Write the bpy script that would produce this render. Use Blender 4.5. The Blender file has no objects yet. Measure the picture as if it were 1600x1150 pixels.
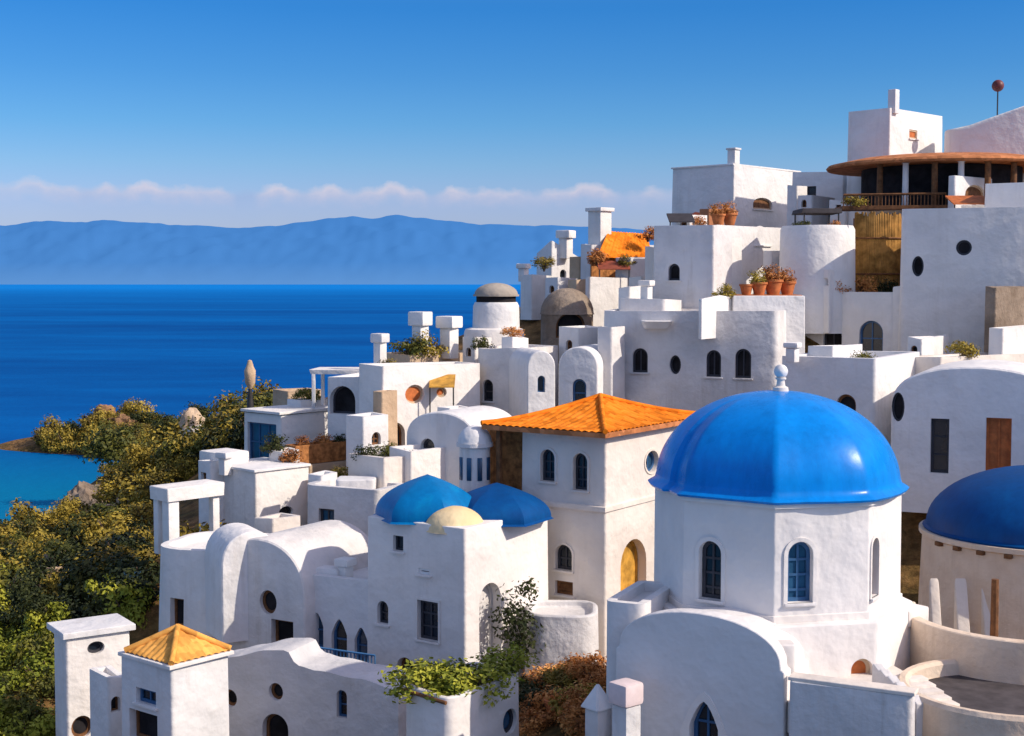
import bpy, bmesh, math, random
import numpy as np
from mathutils import Vector, Matrix, noise
from mathutils.bvhtree import BVHTree

random.seed(7)
SC = bpy.context.scene
COL = SC.collection
R = math.radians
# ------------------------------------------------------------------ camera
F = 2198.0                      # focal length in photo pixels (photo 1600 x 1150)
HZ = 441.0                      # photo row of the true horizon
CAM = Vector((0, 0, 30.0))
ALPHA = math.atan((575 - HZ) / F)
FW = Vector((0, math.cos(ALPHA), -math.sin(ALPHA)))
UP = Vector((0, math.sin(ALPHA), math.cos(ALPHA)))

def ray(px, py):
    d = FW + Vector((1, 0, 0)) * ((px - 800) / F) + UP * ((575 - py) / F)
    return d
def P(px, py, Y):
    d = ray(px, py)
    return CAM + d * (Y / d.y)
def depth(p):
    return (p - CAM).dot(FW)
def m(pixels, Y):
    return pixels * Y / F
def run_to(p, d, px):           # distance along the horizontal direction d that reaches photo column px
    k = (px - 800) / F
    q = p - CAM
    return (k * q.dot(FW) - q.x) / (d.x - k * d.dot(FW))

cd = bpy.data.cameras.new('camera')
cam = bpy.data.objects.new('camera', cd); COL.objects.link(cam)
cam.location = CAM
cam.rotation_euler = (math.pi / 2 - ALPHA, 0, 0)
cd.sensor_width = 36; cd.lens = 36 * F / 1600
cd.clip_start = 0.5; cd.clip_end = 120000
SC.camera = cam

# ------------------------------------------------------------------ materials
def newmat(name):
    mt = bpy.data.materials.new(name); mt.use_nodes = True
    nt = mt.node_tree
    b = nt.nodes['Principled BSDF']
    return mt, nt, b
def N(nt, t, **kw):
    n = nt.nodes.new(t)
    for k, v in kw.items():
        if k in n.inputs.keys(): n.inputs[k].default_value = v
        else: setattr(n, k, v)
    return n
def ramp(nt, stops, fac=None):
    n = nt.nodes.new('ShaderNodeValToRGB')
    e = n.color_ramp.elements
    while len(e) < len(stops): e.new(0.5)
    for i, (p, c) in enumerate(stops):
        e[i].position = p; e[i].color = (c[0], c[1], c[2], 1)
    if fac is not None: nt.links.new(fac, n.inputs['Fac'])
    return n

def plaster(name, c1, c2, stain=(0.42, 0.36, 0.30), bump=0.25, amount=0.5):
    mt, nt, b = newmat(name); L = nt.links.new
    geo = N(nt, 'ShaderNodeNewGeometry')
    big = N(nt, 'ShaderNodeTexNoise', Scale=0.55, Detail=6.0, Roughness=0.6)
    L(geo.outputs['Position'], big.inputs['Vector'])
    r1 = ramp(nt, [(0.36, c2), (0.62, c1)], big.outputs['Fac'])
    mp = N(nt, 'ShaderNodeMapping'); mp.inputs['Scale'].default_value = (2.6, 2.6, 0.22)
    L(geo.outputs['Position'], mp.inputs['Vector'])
    st = N(nt, 'ShaderNodeTexNoise', Scale=1.0, Detail=8.0, Roughness=0.7)
    L(mp.outputs['Vector'], st.inputs['Vector'])
    r2 = ramp(nt, [(0.50, (0, 0, 0)), (0.78, (amount,) * 3)], st.outputs['Fac'])
    msk = N(nt, 'ShaderNodeTexNoise', Scale=0.35, Detail=4.0, Roughness=0.6); L(geo.outputs['Position'], msk.inputs['Vector'])
    r3 = ramp(nt, [(0.45, (.08,) * 3), (0.66, (1,) * 3)], msk.outputs['Fac'])
    mk = N(nt, 'ShaderNodeMath', operation='MULTIPLY'); L(r2.outputs['Color'], mk.inputs[0]); L(r3.outputs['Color'], mk.inputs[1])
    mx = N(nt, 'ShaderNodeMix', data_type='RGBA')
    L(mk.outputs[0], mx.inputs['Factor']); L(r1.outputs['Color'], mx.inputs['A'])
    mx.inputs['B'].default_value = (*stain, 1)
    oi = N(nt, 'ShaderNodeObjectInfo')
    tone = ramp(nt, [(0.0, (.90, .90, .91)), (0.5, (1, .985, .97)), (1.0, (1.0, .965, .925))], oi.outputs['Random'])
    mt_ = N(nt, 'ShaderNodeMix', data_type='RGBA', blend_type='MULTIPLY'); mt_.inputs['Factor'].default_value = 1
    L(mx.outputs['Result'], mt_.inputs['A']); L(tone.outputs['Color'], mt_.inputs['B'])
    L(mt_.outputs['Result'], b.inputs['Base Color'])
    b.inputs['Roughness'].default_value = 0.9
    b.inputs['Specular IOR Level'].default_value = 0.2
    fn = N(nt, 'ShaderNodeTexNoise', Scale=3.2, Detail=9.0, Roughness=0.62)
    L(geo.outputs['Position'], fn.inputs['Vector'])
    bp = N(nt, 'ShaderNodeBump', Strength=bump, Distance=0.12)
    L(fn.outputs['Fac'], bp.inputs['Height'])
    wv_ = N(nt, 'ShaderNodeTexNoise', Scale=1.1, Detail=3.0, Roughness=0.5); L(geo.outputs['Position'], wv_.inputs['Vector'])
    b2 = N(nt, 'ShaderNodeBump', Strength=.55, Distance=.22); L(wv_.outputs['Fac'], b2.inputs['Height']); L(bp.outputs['Normal'], b2.inputs['Normal'])
    L(b2.outputs['Normal'], b.inputs['Normal'])
    return mt

def simple(name, c, rough=0.6, var=0.25, scale=3.0, spec=0.4, bump=0.0, metal=0.0, coat=0.0):
    mt, nt, b = newmat(name); L = nt.links.new
    geo = N(nt, 'ShaderNodeNewGeometry')
    n = N(nt, 'ShaderNodeTexNoise', Scale=scale, Detail=6.0, Roughness=0.6)
    L(geo.outputs['Position'], n.inputs['Vector'])
    lo = tuple(x * (1 - var) for x in c); hi = tuple(min(1, x * (1 + var)) for x in c)
    r = ramp(nt, [(0.35, lo), (0.65, hi)], n.outputs['Fac'])
    L(r.outputs['Color'], b.inputs['Base Color'])
    b.inputs['Roughness'].default_value = rough
    b.inputs['Specular IOR Level'].default_value = spec
    b.inputs['Metallic'].default_value = metal
    b.inputs['Coat Weight'].default_value = coat
    if bump:
        bp = N(nt, 'ShaderNodeBump', Strength=bump, Distance=0.05)
        L(n.outputs['Fac'], bp.inputs['Height']); L(bp.outputs['Normal'], b.inputs['Normal'])
    return mt

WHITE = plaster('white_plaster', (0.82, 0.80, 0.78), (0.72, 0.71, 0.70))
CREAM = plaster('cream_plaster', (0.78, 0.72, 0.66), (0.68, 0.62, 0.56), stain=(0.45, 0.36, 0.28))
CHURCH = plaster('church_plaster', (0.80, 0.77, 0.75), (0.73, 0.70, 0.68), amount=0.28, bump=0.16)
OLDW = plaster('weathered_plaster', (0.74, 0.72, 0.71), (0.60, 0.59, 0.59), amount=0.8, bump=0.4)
TAN = plaster('tan_plaster', (0.76, 0.63, 0.50), (0.64, 0.50, 0.38), stain=(0.40, 0.28, 0.18), bump=0.4, amount=0.7)
SAND = plaster('sand_plaster', (0.62, 0.47, 0.33), (0.50, 0.36, 0.24), stain=(0.3, 0.2, 0.12), bump=0.5)
GOLDPL = plaster('golden_cream_plaster', (0.86, 0.68, 0.40), (0.74, 0.50, 0.24), stain=(0.5, 0.3, 0.12))
STONE = plaster('rubble_stone', (0.34, 0.27, 0.21), (0.20, 0.15, 0.11), stain=(0.1, 0.08, 0.06), bump=1.0, amount=0.8)
def domepaint(name, c, fade, rough):
    mt, nt, b = newmat(name); L = nt.links.new
    geo = N(nt, 'ShaderNodeNewGeometry')
    n1 = N(nt, 'ShaderNodeTexNoise', Scale=0.9, Detail=7.0, Roughness=0.65); L(geo.outputs['Position'], n1.inputs['Vector'])
    mp = N(nt, 'ShaderNodeMapping'); mp.inputs['Scale'].default_value = (5, 5, 0.5); L(geo.outputs['Position'], mp.inputs['Vector'])
    n2 = N(nt, 'ShaderNodeTexNoise', Scale=1.0, Detail=6.0, Roughness=0.7); L(mp.outputs['Vector'], n2.inputs['Vector'])
    r1 = ramp(nt, [(0.3, tuple(x * .80 for x in c)), (0.55, c), (0.75, fade)], n1.outputs['Fac'])
    r2 = ramp(nt, [(0.3, (.80, .82, .85)), (0.6, (1, 1, 1))], n2.outputs['Fac'])
    mx = N(nt, 'ShaderNodeMix', data_type='RGBA', blend_type='MULTIPLY'); mx.inputs['Factor'].default_value = 1
    L(r1.outputs['Color'], mx.inputs['A']); L(r2.outputs['Color'], mx.inputs['B']); L(mx.outputs['Result'], b.inputs['Base Color'])
    rr = N(nt, 'ShaderNodeMapRange'); rr.inputs['To Min'].default_value = rough - .07; rr.inputs['To Max'].default_value = rough + .14; L(n1.outputs['Fac'], rr.inputs['Value']); L(rr.outputs['Result'], b.inputs['Roughness'])
    b.inputs['Specular IOR Level'].default_value = .16
    n3 = N(nt, 'ShaderNodeTexNoise', Scale=2.2, Detail=8.0, Roughness=0.6); L(geo.outputs['Position'], n3.inputs['Vector'])
    bp = N(nt, 'ShaderNodeBump', Strength=.10, Distance=.06); L(n3.outputs['Fac'], bp.inputs['Height']); L(bp.outputs['Normal'], b.inputs['Normal'])
    return mt
BLUEDARK = domepaint('deep_blue_dome_paint', (0.0, 0.065, 0.24), (0.0, 0.09, 0.29), .45)
BLUE = domepaint('blue_dome_paint', (0.0, 0.235, 0.72), (0.0, 0.285, 0.78), .25)
BLUETEAL = domepaint('teal_blue_dome_paint', (0.0, 0.16, 0.42), (0.0, 0.24, 0.50), .35)
def tilemat(name, c, var):
    mt, nt, b = newmat(name); L = nt.links.new
    geo = N(nt, 'ShaderNodeNewGeometry')
    v = N(nt, 'ShaderNodeTexVoronoi', Scale=3.6); L(geo.outputs['Position'], v.inputs['Vector'])
    sp = N(nt, 'ShaderNodeSeparateColor'); L(v.outputs['Color'], sp.inputs[0])
    r1 = ramp(nt, [(0.0, tuple(x * (1 - var) for x in c)), (0.5, c), (1.0, tuple(min(1, x * (1 + var * .8) + .01) for x in c))], sp.outputs[0])
    n = N(nt, 'ShaderNodeTexNoise', Scale=1.1, Detail=8.0, Roughness=0.7); L(geo.outputs['Position'], n.inputs['Vector'])
    r2 = ramp(nt, [(0.35, (.55, .50, .48)), (0.55, (1, 1, 1))], n.outputs['Fac'])
    mx = N(nt, 'ShaderNodeMix', data_type='RGBA', blend_type='MULTIPLY'); mx.inputs['Factor'].default_value = .5
    L(r1.outputs['Color'], mx.inputs['A']); L(r2.outputs['Color'], mx.inputs['B']); L(mx.outputs['Result'], b.inputs['Base Color'])
    b.inputs['Roughness'].default_value = .85; b.inputs['Specular IOR Level'].default_value = .08
    bp = N(nt, 'ShaderNodeBump', Strength=.4, Distance=.05); L(sp.outputs[1], bp.inputs['Height']); L(bp.outputs['Normal'], b.inputs['Normal'])
    return mt
TILE = tilemat('orange_roof_tile', (0.84, 0.225, 0.015), .30)
TILEPALE = tilemat('ochre_roof_tile', (0.84, 0.40, 0.09), .25)
TILERED = tilemat('terracotta_tile', (0.52, 0.20, 0.08), .25)
TERRA = simple('terracotta_clay', (0.50, 0.17, 0.06), rough=0.8, var=0.25, scale=4.0, spec=0.2)
BRICK = simple('brown_brick', (0.36, 0.15, 0.05), rough=0.9, var=0.45, scale=4.0, spec=0.2, bump=0.5)
GLASS = simple('dark_glass', (0.010, 0.016, 0.026), rough=0.22, var=0.3, scale=1.0, spec=0.5)
GLASSB = simple('blue_glass', (0.02, 0.065, 0.13), rough=0.18, var=0.4, scale=1.0, spec=0.6)
VOID = simple('dark_interior', (0.022, 0.02, 0.022), rough=0.9, var=0.4, scale=1.5, spec=0.1)
FRAMEB = simple('blue_joinery', (0.03, 0.10, 0.22), rough=0.5, var=0.15)
FRAMED = simple('dark_joinery', (0.035, 0.035, 0.045), rough=0.55, var=0.2)
FRAMEW = simple('white_joinery', (0.72, 0.72, 0.72), rough=0.5, var=0.06)
WOOD = simple('brown_wood', (0.17, 0.075, 0.03), rough=0.7, var=0.35, scale=5.0, spec=0.25)
WOODO = simple('orange_wood', (0.48, 0.13, 0.03), rough=0.65, var=0.25, scale=4.0)
GOLD = simple('golden_wood', (0.50, 0.26, 0.04), rough=0.7, var=0.35, scale=3.0, spec=0.3)
STRAW = simple('dry_straw', (0.38, 0.20, 0.055), rough=0.85, var=0.45, scale=2.0, spec=0.15)
METAL = simple('blue_railing_paint', (0.05, 0.16, 0.34), rough=0.45, var=0.15)
DARKMETAL = simple('dark_iron', (0.03, 0.028, 0.03), rough=0.5, var=0.2)
PAVE = simple('stone_paving', (0.42, 0.34, 0.27), rough=0.9, var=0.3, scale=1.6, spec=0.2, bump=0.4)
DARKPAVE = simple('dark_terrace_paving', (0.075, 0.065, 0.068), rough=0.8, var=0.3, scale=2.0, spec=0.2, bump=0.2)
CANVAS = simple('white_canvas', (0.80, 0.77, 0.75), rough=0.85, var=0.06)
PINKC = simple('pale_pink_canvas', (0.74, 0.60, 0.58), rough=0.85, var=0.08)
DARKCANVAS = simple('dark_canvas', (0.035, 0.03, 0.035), rough=0.85, var=0.25)
REDCANVAS = simple('rust_canvas', (0.26, 0.06, 0.03), rough=0.85, var=0.25)
BARK = simple('bark', (0.16, 0.11, 0.075), rough=0.9, var=0.4, scale=8.0, spec=0.15, bump=0.6)
ROCKM = plaster('coast_rock', (0.36, 0.20, 0.10), (0.20, 0.11, 0.06), stain=(0.07, 0.05, 0.04), bump=1.2, amount=0.7)

def leafmat(name, c1, c2, c3):
    mt, nt, b = newmat(name); L = nt.links.new
    geo = N(nt, 'ShaderNodeNewGeometry'); oi = N(nt, 'ShaderNodeObjectInfo')
    n = N(nt, 'ShaderNodeTexNoise', Scale=.8, Detail=7.0, Roughness=0.75)
    L(geo.outputs['Position'], n.inputs['Vector'])
    ad = N(nt, 'ShaderNodeMath', operation='MULTIPLY_ADD')
    L(oi.outputs['Random'], ad.inputs[0]); ad.inputs[1].default_value = 0.22
    L(n.outputs['Fac'], ad.inputs[2])
    r = ramp(nt, [(0.42, c1), (0.60, c2), (0.80, c3)], ad.outputs[0])
    L(r.outputs['Color'], b.inputs['Base Color'])
    b.inputs['Roughness'].default_value = 0.65
    b.inputs['Specular IOR Level'].default_value = 0.25
    b.inputs['Subsurface Weight'].default_value = 0.0
    return mt
LOLIVE = leafmat('olive_leaves', (0.020, 0.027, 0.006), (0.075, 0.082, 0.012), (0.21, 0.18, 0.025))
LGOLD = leafmat('golden_leaves', (0.085, 0.06, 0.012), (0.25, 0.18, 0.022), (0.46, 0.34, 0.05))
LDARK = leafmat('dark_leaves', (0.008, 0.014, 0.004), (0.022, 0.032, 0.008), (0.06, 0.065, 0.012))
LGREEN = leafmat('yellow_green_leaves', (0.06, 0.09, 0.008), (0.20, 0.22, 0.018), (0.42, 0.40, 0.04))
LRUST = leafmat('rust_leaves', (0.20, 0.07, 0.02), (0.52, 0.20, 0.05), (0.75, 0.36, 0.11))
LPINK = leafmat('blossom', (0.40, 0.10, 0.05), (0.60, 0.22, 0.10), (0.75, 0.40, 0.25))

# ------------------------------------------------------------------ object helpers
def tag(o, label=None, cat=None, group=None, kind=None):
    if label: o['label'] = label
    if cat: o['category'] = cat
    if group: o['group'] = group
    if kind: o['kind'] = kind
    return o
def empty(name, loc, label, cat, group=None):
    o = bpy.data.objects.new(name, None); COL.objects.link(o)
    o.location = loc; o.empty_display_size = 0.3
    return tag(o, label, cat, group)
def root_of(o):
    while o.parent: o = o.parent
    return o
def link(name, me, mat, parent=None):
    o = bpy.data.objects.new(name, me); COL.objects.link(o)
    if mat is not None and not me.materials: me.materials.append(mat)
    if parent: o.parent = parent
    return o
def build(name, bm, mat, parent=None, smooth=35, keep=False):
    """bm holds world coordinates; the object hangs under parent's root location"""
    if parent is not None:
        off = root_of(parent).location
        bmesh.ops.translate(bm, vec=-off, verts=bm.verts)
    me = bpy.data.meshes.new(name)
    bmesh.ops.recalc_face_normals(bm, faces=bm.faces)
    bm.to_mesh(me)
    if not keep: bm.free()
    if smooth: shade(me, smooth)
    return link(name, me, mat, parent)
def shade(me, ang):
    for p in me.polygons: p.use_smooth = True
    try: me.set_sharp_from_angle(angle=R(ang))
    except Exception: pass
def thing_mesh(name, bm, mat, base, label, cat, group=None, smooth=35):
    base = Vector(base)
    bmesh.ops.translate(bm, vec=-base, verts=bm.verts)
    me = bpy.data.meshes.new(name)
    bmesh.ops.recalc_face_normals(bm, faces=bm.faces)
    bm.to_mesh(me); bm.free()
    if smooth: shade(me, smooth)
    o = link(name, me, mat); o.location = base
    return tag(o, label, cat, group)

# ------------------------------------------------------------------ shape helpers
def fillet(poly, rad, seg=6):
    if not rad: return [Vector(p) for p in poly]
    n = len(poly); out = []
    rads = rad if isinstance(rad, (list, tuple)) else [rad] * n
    for i in range(n):
        p = Vector(poly[i]); a = Vector(poly[i - 1]); b = Vector(poly[(i + 1) % n])
        r = rads[i]
        if r <= 0: out.append(p); continue
        da = (a - p); db = (b - p); la, lb = da.length, db.length
        da.normalize(); db.normalize()
        ang = math.acos(max(-1, min(1, da.dot(db))))
        t = min(r / math.tan(ang / 2), la * 0.48, lb * 0.48)
        for k in range(seg + 1):
            f = k / seg
            q = (p + da * t) * (1 - f) ** 2 + p * 2 * f * (1 - f) + (p + db * t) * f ** 2
            out.append(q)
    return out
def sharp_edges(bm, deg=28, zmin=None):
    es = []
    for e in bm.edges:
        if len(e.link_faces) == 2 and e.calc_face_angle(0) > R(deg):
            if zmin is not None and max(v.co.z for v in e.verts) < zmin: continue
            es.append(e)
    return es
def roughen(bm, amp, sc=0.6):
    for v in bm.verts:
        q = v.co * sc
        v.co += Vector((noise.noise(q), noise.noise(q + Vector((31, 7, 5))), noise.noise(q + Vector((9, 51, 3))))) * amp
def prism(poly, z0, z1, parapet=0.0, rim=0.28, bevel=0.10, taper=0.02, tops=None, bm=None, rough=0.0):
    """closed wall block on an xy polygon; the roof is sunk behind a parapet"""
    bm = bm or bmesh.new()
    poly = [Vector((p[0], p[1])) for p in poly]
    c = sum(poly, Vector((0, 0))) / len(poly)
    lo = [bm.verts.new((*(c + (p - c) * (1 + taper)), z0)) for p in poly]
    hi = [bm.verts.new((*p, z1 + (tops[i] if tops else 0))) for i, p in enumerate(poly)]
    n = len(poly)
    bm.faces.new(lo)
    top = bm.faces.new(hi)
    for i in range(n):
        bm.faces.new((lo[i], lo[(i + 1) % n], hi[(i + 1) % n], hi[i]))
    bmesh.ops.recalc_face_normals(bm, faces=bm.faces)
    if parapet:
        bmesh.ops.inset_region(bm, faces=[top], thickness=rim, depth=0)
        r = bmesh.ops.extrude_discrete_faces(bm, faces=[top])
        f = r['faces'][0]
        for v in f.verts: v.co.z -= parapet
    if bevel:
        es = sharp_edges(bm, 28, z0 + 0.05)
        bmesh.ops.bevel(bm, geom=es, offset=bevel, segments=3, profile=0.6, affect='EDGES', clamp_overlap=True)
    if rough: roughen(bm, rough)
    return bm
def extrude_profile(profile, o, u, d, length, bevel=0.08):
    """profile: list of (s, z) absolute z, s metres along u from o; extruded along d"""
    bm = bmesh.new()
    a = [bm.verts.new((o.x + u.x * s, o.y + u.y * s, z)) for s, z in profile]
    b = [bm.verts.new((v.co.x + d.x * length, v.co.y + d.y * length, v.co.z)) for v in a]
    n = len(a)
    bm.faces.new(a); bm.faces.new(list(reversed(b)))
    for i in range(n): bm.faces.new((a[i], b[i], b[(i + 1) % n], a[(i + 1) % n]))
    bmesh.ops.recalc_face_normals(bm, faces=bm.faces)
    if bevel:
        z0 = min(z for s, z in profile)
        bmesh.ops.bevel(bm, geom=sharp_edges(bm, 30, z0 + 0.05), offset=bevel, segments=3, profile=0.6, affect='EDGES', clamp_overlap=True)
    return bm
def arch_profile(w, z0, zs, zt, seg=20, power=1.0):
    """spring height zs, crown zt"""
    pts = [(0, z0)]
    for k in range(seg + 1):
        t = math.pi * (1 - k / seg)
        pts.append((w / 2 + w / 2 * math.cos(t), zs + (zt - zs) * math.sin(t) ** power))
    pts.append((w, z0))
    return pts
def boxbm(c, sx, sy, sz, rz=0, bevel=0.0, bm=None):
    """box standing on c (centre of its base)"""
    b = bmesh.new()
    bmesh.ops.create_cube(b, size=1)
    bmesh.ops.scale(b, vec=(sx, sy, sz), verts=b.verts)
    bmesh.ops.translate(b, vec=(0, 0, sz / 2), verts=b.verts)
    if bevel: bmesh.ops.bevel(b, geom=list(b.edges), offset=bevel, segments=2, profile=0.6, affect='EDGES', clamp_overlap=True)
    bmesh.ops.rotate(b, matrix=Matrix.Rotation(rz, 3, 'Z'), verts=b.verts)
    bmesh.ops.translate(b, vec=c, verts=b.verts)
    if bm is None: return b
    merge(bm, b); return bm
def merge(bm, other):
    me = bpy.data.meshes.new('tmp'); other.to_mesh(me); other.free(); bm.from_mesh(me); bpy.data.meshes.remove(me)
def lathe(prof, c, seg=32, bm=None, a0=0, a1=2 * math.pi):
    """prof: list of (r, z offset)"""
    bm = bm or bmesh.new(); full = abs(a1 - a0 - 2 * math.pi) < 1e-4
    nn = seg if full else seg + 1
    rings = []
    for r, z in prof:
        if r < 1e-5: rings.append([bm.verts.new((c[0], c[1], c[2] + z))])
        else: rings.append([bm.verts.new((c[0] + r * math.cos(a0 + (a1 - a0) * k / seg), c[1] + r * math.sin(a0 + (a1 - a0) * k / seg), c[2] + z)) for k in range(nn)])
    for A, B in zip(rings, rings[1:]):
        for k in range(seg):
            k2 = (k + 1) % nn
            if len(A) == 1 and len(B) == 1: continue
            if len(A) == 1: bm.faces.new((A[0], B[k2], B[k]))
            elif len(B) == 1: bm.faces.new((A[k], A[k2], B[0]))
            else: bm.faces.new((A[k], A[k2], B[k2], B[k]))
    return bm
def tube(pts, rad, seg=7, bm=None):
    bm = bm or bmesh.new(); rings = []
    rads = rad if isinstance(rad, (list, tuple)) else [rad] * len(pts)
    for i, p in enumerate(pts):
        p = Vector(p); t = (Vector(pts[min(i + 1, len(pts) - 1)]) - Vector(pts[max(i - 1, 0)])).normalized()
        a = t.cross(Vector((0.3, 0.2, 1))) if abs(t.z) < 0.9 else t.cross(Vector((1, 0, 0)))
        a.normalize(); b = t.cross(a)
        rings.append([bm.verts.new(p + (a * math.cos(2 * math.pi * k / seg) + b * math.sin(2 * math.pi * k / seg)) * rads[i]) for k in range(seg)])
    for A, B in zip(rings, rings[1:]):
        for k in range(seg): bm.faces.new((A[k], A[(k + 1) % seg], B[(k + 1) % seg], B[k]))
    bm.faces.new(rings[0]); bm.faces.new(list(reversed(rings[-1])))
    return bm

def shape2d(kind, w, h):
    hw, hh = w / 2, h / 2; pts = []
    if kind == 'rect': return [(-hw, -hh), (hw, -hh), (hw, hh), (-hw, hh)]
    if kind in ('arch', 'point'):
        rise = min(hw * (1.0 if kind == 'arch' else 1.7), h * 0.6)
        pts = [(-hw, -hh), (hw, -hh)]
        for k in range(13):
            t = math.pi * k / 12
            v = math.sin(t) if kind == 'arch' else 1 - abs(math.cos(t)) ** 1.6
            pts.append((hw * math.cos(t), hh - rise + rise * v))
        return pts
    if kind == 'round':
        return [(hw * math.cos(2 * math.pi * k / 20), hh * math.sin(2 * math.pi * k / 20)) for k in range(20)]
    if kind == 'tri':
        return [(-hw, -hh), (hw, -hh), (hw * 0.35, hh), (-hw * 0.1, hh)]

CTRL = []          # terrain control points (x, y, z)
HOUSES = []
class House:
    def __init__(s, name, label, cat='house', base=None, group=None):
        s.root = empty(name, base, label, cat, group)
        s.vols = []; HOUSES.append(s)
    def vol(s, bm, mat=WHITE, name='wall'):
        v = dict(bm=bm, bvh=BVHTree.FromBMesh(bm), mat=mat, name=name, cuts=[], wins=[], label=None)
        s.vols.append(v); return v
    def win(s, px, py, w, h, shape='arch', glass=None, frame=None, kind='window', bars=(1, 1), deep=0.22, surround=None, ft=None, lab=None):
        d = ray(px, py).normalized(); best = None
        for v in s.vols:
            hit = v['bvh'].ray_cast(CAM, d)
            if hit[0] is not None and (best is None or hit[3] < best[1][3]): best = (v, hit)
        if best is None:
            print('MISS window', s.root.name, px, py); return
        v, (p, n, _, dist) = best
        n = Vector((n.x, n.y, 0))
        if n.length < 0.3: print('BAD window normal', s.root.name, px, py); return
        n.normalize()
        if n.dot(d) > 0: n = -n
        u = Vector((0, 0, 1)).cross(n)
        D = depth(p)
        cosv = max(0.42, abs(n.dot(Vector((d.x, d.y, 0)).normalized())))
        W = w * D / F / cosv; H = h * D / F
        v['wins'].append((p.copy(), n, u, W, H, shape, glass or GLASS, frame or FRAMED, kind, bars, deep, surround, ft, lab))
    def finish(s):
        for v in s.vols:
            parent = s.root
            off = s.root.location
            o = None
            wm = v['bm']
            bmesh.ops.translate(wm, vec=-off, verts=wm.verts)
            me = bpy.data.meshes.new(v['name'])
            bmesh.ops.recalc_face_normals(wm, faces=wm.faces)
            wm.to_mesh(me); wm.free()
            if v['wins']:
                cb = bmesh.new()
                for (p, n, u, W, H, shp, *_r) in v['wins']:
                    deep = _r[4]
                    pts = shape2d(shp, W, H)
                    fr = [cb.verts.new(p - off + u * a + Vector((0, 0, b)) + n * 0.7) for a, b in pts]
                    bk = [cb.verts.new(q.co - n * (0.7 + deep)) for q in fr]
                    cb.faces.new(fr); cb.faces.new(list(reversed(bk)))
                    k = len(fr)
                    for i in range(k): cb.faces.new((fr[i], bk[i], bk[(i + 1) % k], fr[(i + 1) % k]))
                bmesh.ops.recalc_face_normals(cb, faces=cb.faces)
                cme = bpy.data.meshes.new('cut'); cb.to_mesh(cme); cb.free()
                a = bpy.data.objects.new('a', me); c = bpy.data.objects.new('c', cme)
                COL.objects.link(a); COL.objects.link(c)
                md = a.modifiers.new('b', 'BOOLEAN'); md.operation = 'DIFFERENCE'; md.object = c; md.solver = 'EXACT'
                dg = bpy.context.evaluated_depsgraph_get(); dg.update()
                nm = bpy.data.meshes.new_from_object(a.evaluated_get(dg))
                bpy.data.objects.remove(a); bpy.data.objects.remove(c); bpy.data.meshes.remove(cme)
                if len(nm.polygons) > 5: me = nm
                else: print('BOOLEAN FAIL', s.root.name)
                me.name = v['name']
            me.materials.clear(); me.materials.append(v['mat'])
            shade(me, 32)
            o = link(v['name'], me, None, parent)
            if v['label']: o['label'] = v['label']
            for (p, n, u, W, H, shp, glass, frame, kind, bars, deep, sur, ft, lab) in v['wins']:
                Z = Vector((0, 0, 1)); t = ft or min(0.09, W * 0.16)
                outer = shape2d(shp, W + 0.02, H + 0.02); inner = shape2d(shp, max(W - 2 * t, 0.02), max(H - 2 * t, 0.02))
                fb = bmesh.new()
                def P3(a, b, k): return p + u * a + Z * b + n * k
                k0, k1 = -deep + 0.01, -deep + 0.08
                cnt = len(outer)
                vs = [[fb.verts.new(P3(a, b, k)) for a, b in pl] for pl, k in ((outer, k0), (outer, k1), (inner, k1), (inner, k0))]
                for q in range(4):
                    A, B = vs[q], vs[(q + 1) % 4]
                    for i in range(cnt): fb.faces.new((A[i], A[(i + 1) % cnt], B[(i + 1) % cnt], B[i]))
                nv, nh = bars
                rz = math.atan2(u.y, u.x)
                for q in range(nv):
                    a = -W / 2 + W * (q + 1) / (nv + 1)
                    boxbm(P3(a, -H / 2 + t, -deep + 0.045), t * 0.6, 0.05, H - 2 * t, rz, bm=fb)
                for q in range(nh):
                    b = -H / 2 + H * (q + 1) / (nh + 1) - (H * 0.06 if shp == 'arch' else 0)
                    boxbm(P3(0, b - t * 0.3, -deep + 0.047), W - 2 * t, 0.05, t * 0.6, rz, bm=fb)
                fo = build(kind, fb, frame, s.root, smooth=30)
                if lab: fo['label'] = lab
                if kind == 'window' and shp in ('rect', 'arch') and W > .35:
                    build('sill', boxbm(P3(0, -H / 2 - .075, -.02), W + .16, .22, .07, rz, bevel=.012), v['mat'], fo)
                pb = bmesh.new()
                pv = [pb.verts.new(P3(a, b, -deep + 0.03)) for a, b in shape2d(shp, W - t, H - t)]
                pb.faces.new(pv)
                build('pane' if kind == 'window' else 'panel', pb, glass, fo, smooth=0)
                if sur:
                    sw = sur; sb = bmesh.new()
                    so = shape2d(shp, W + 2 * sw, H + 2 * sw); si = shape2d(shp, W + 0.01, H + 0.01)
                    vs = [[sb.verts.new(P3(a, b, k)) for a, b in pl] for pl, k in ((so, -0.05), (so, 0.035), (si, 0.035), (si, -0.05))]
                    for q in range(4):
                        A, B = vs[q], vs[(q + 1) % 4]
                        for i in range(cnt): sb.faces.new((A[i], A[(i + 1) % cnt], B[(i + 1) % cnt], B[i]))
                    build('surround', sb, v['mat'], fo, smooth=30)
    def part(s, name, bm, mat, smooth=35, parent=None, label=None):
        o = build(name, bm, mat, parent or s.root, smooth)
        if label: o['label'] = label
        return o

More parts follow.
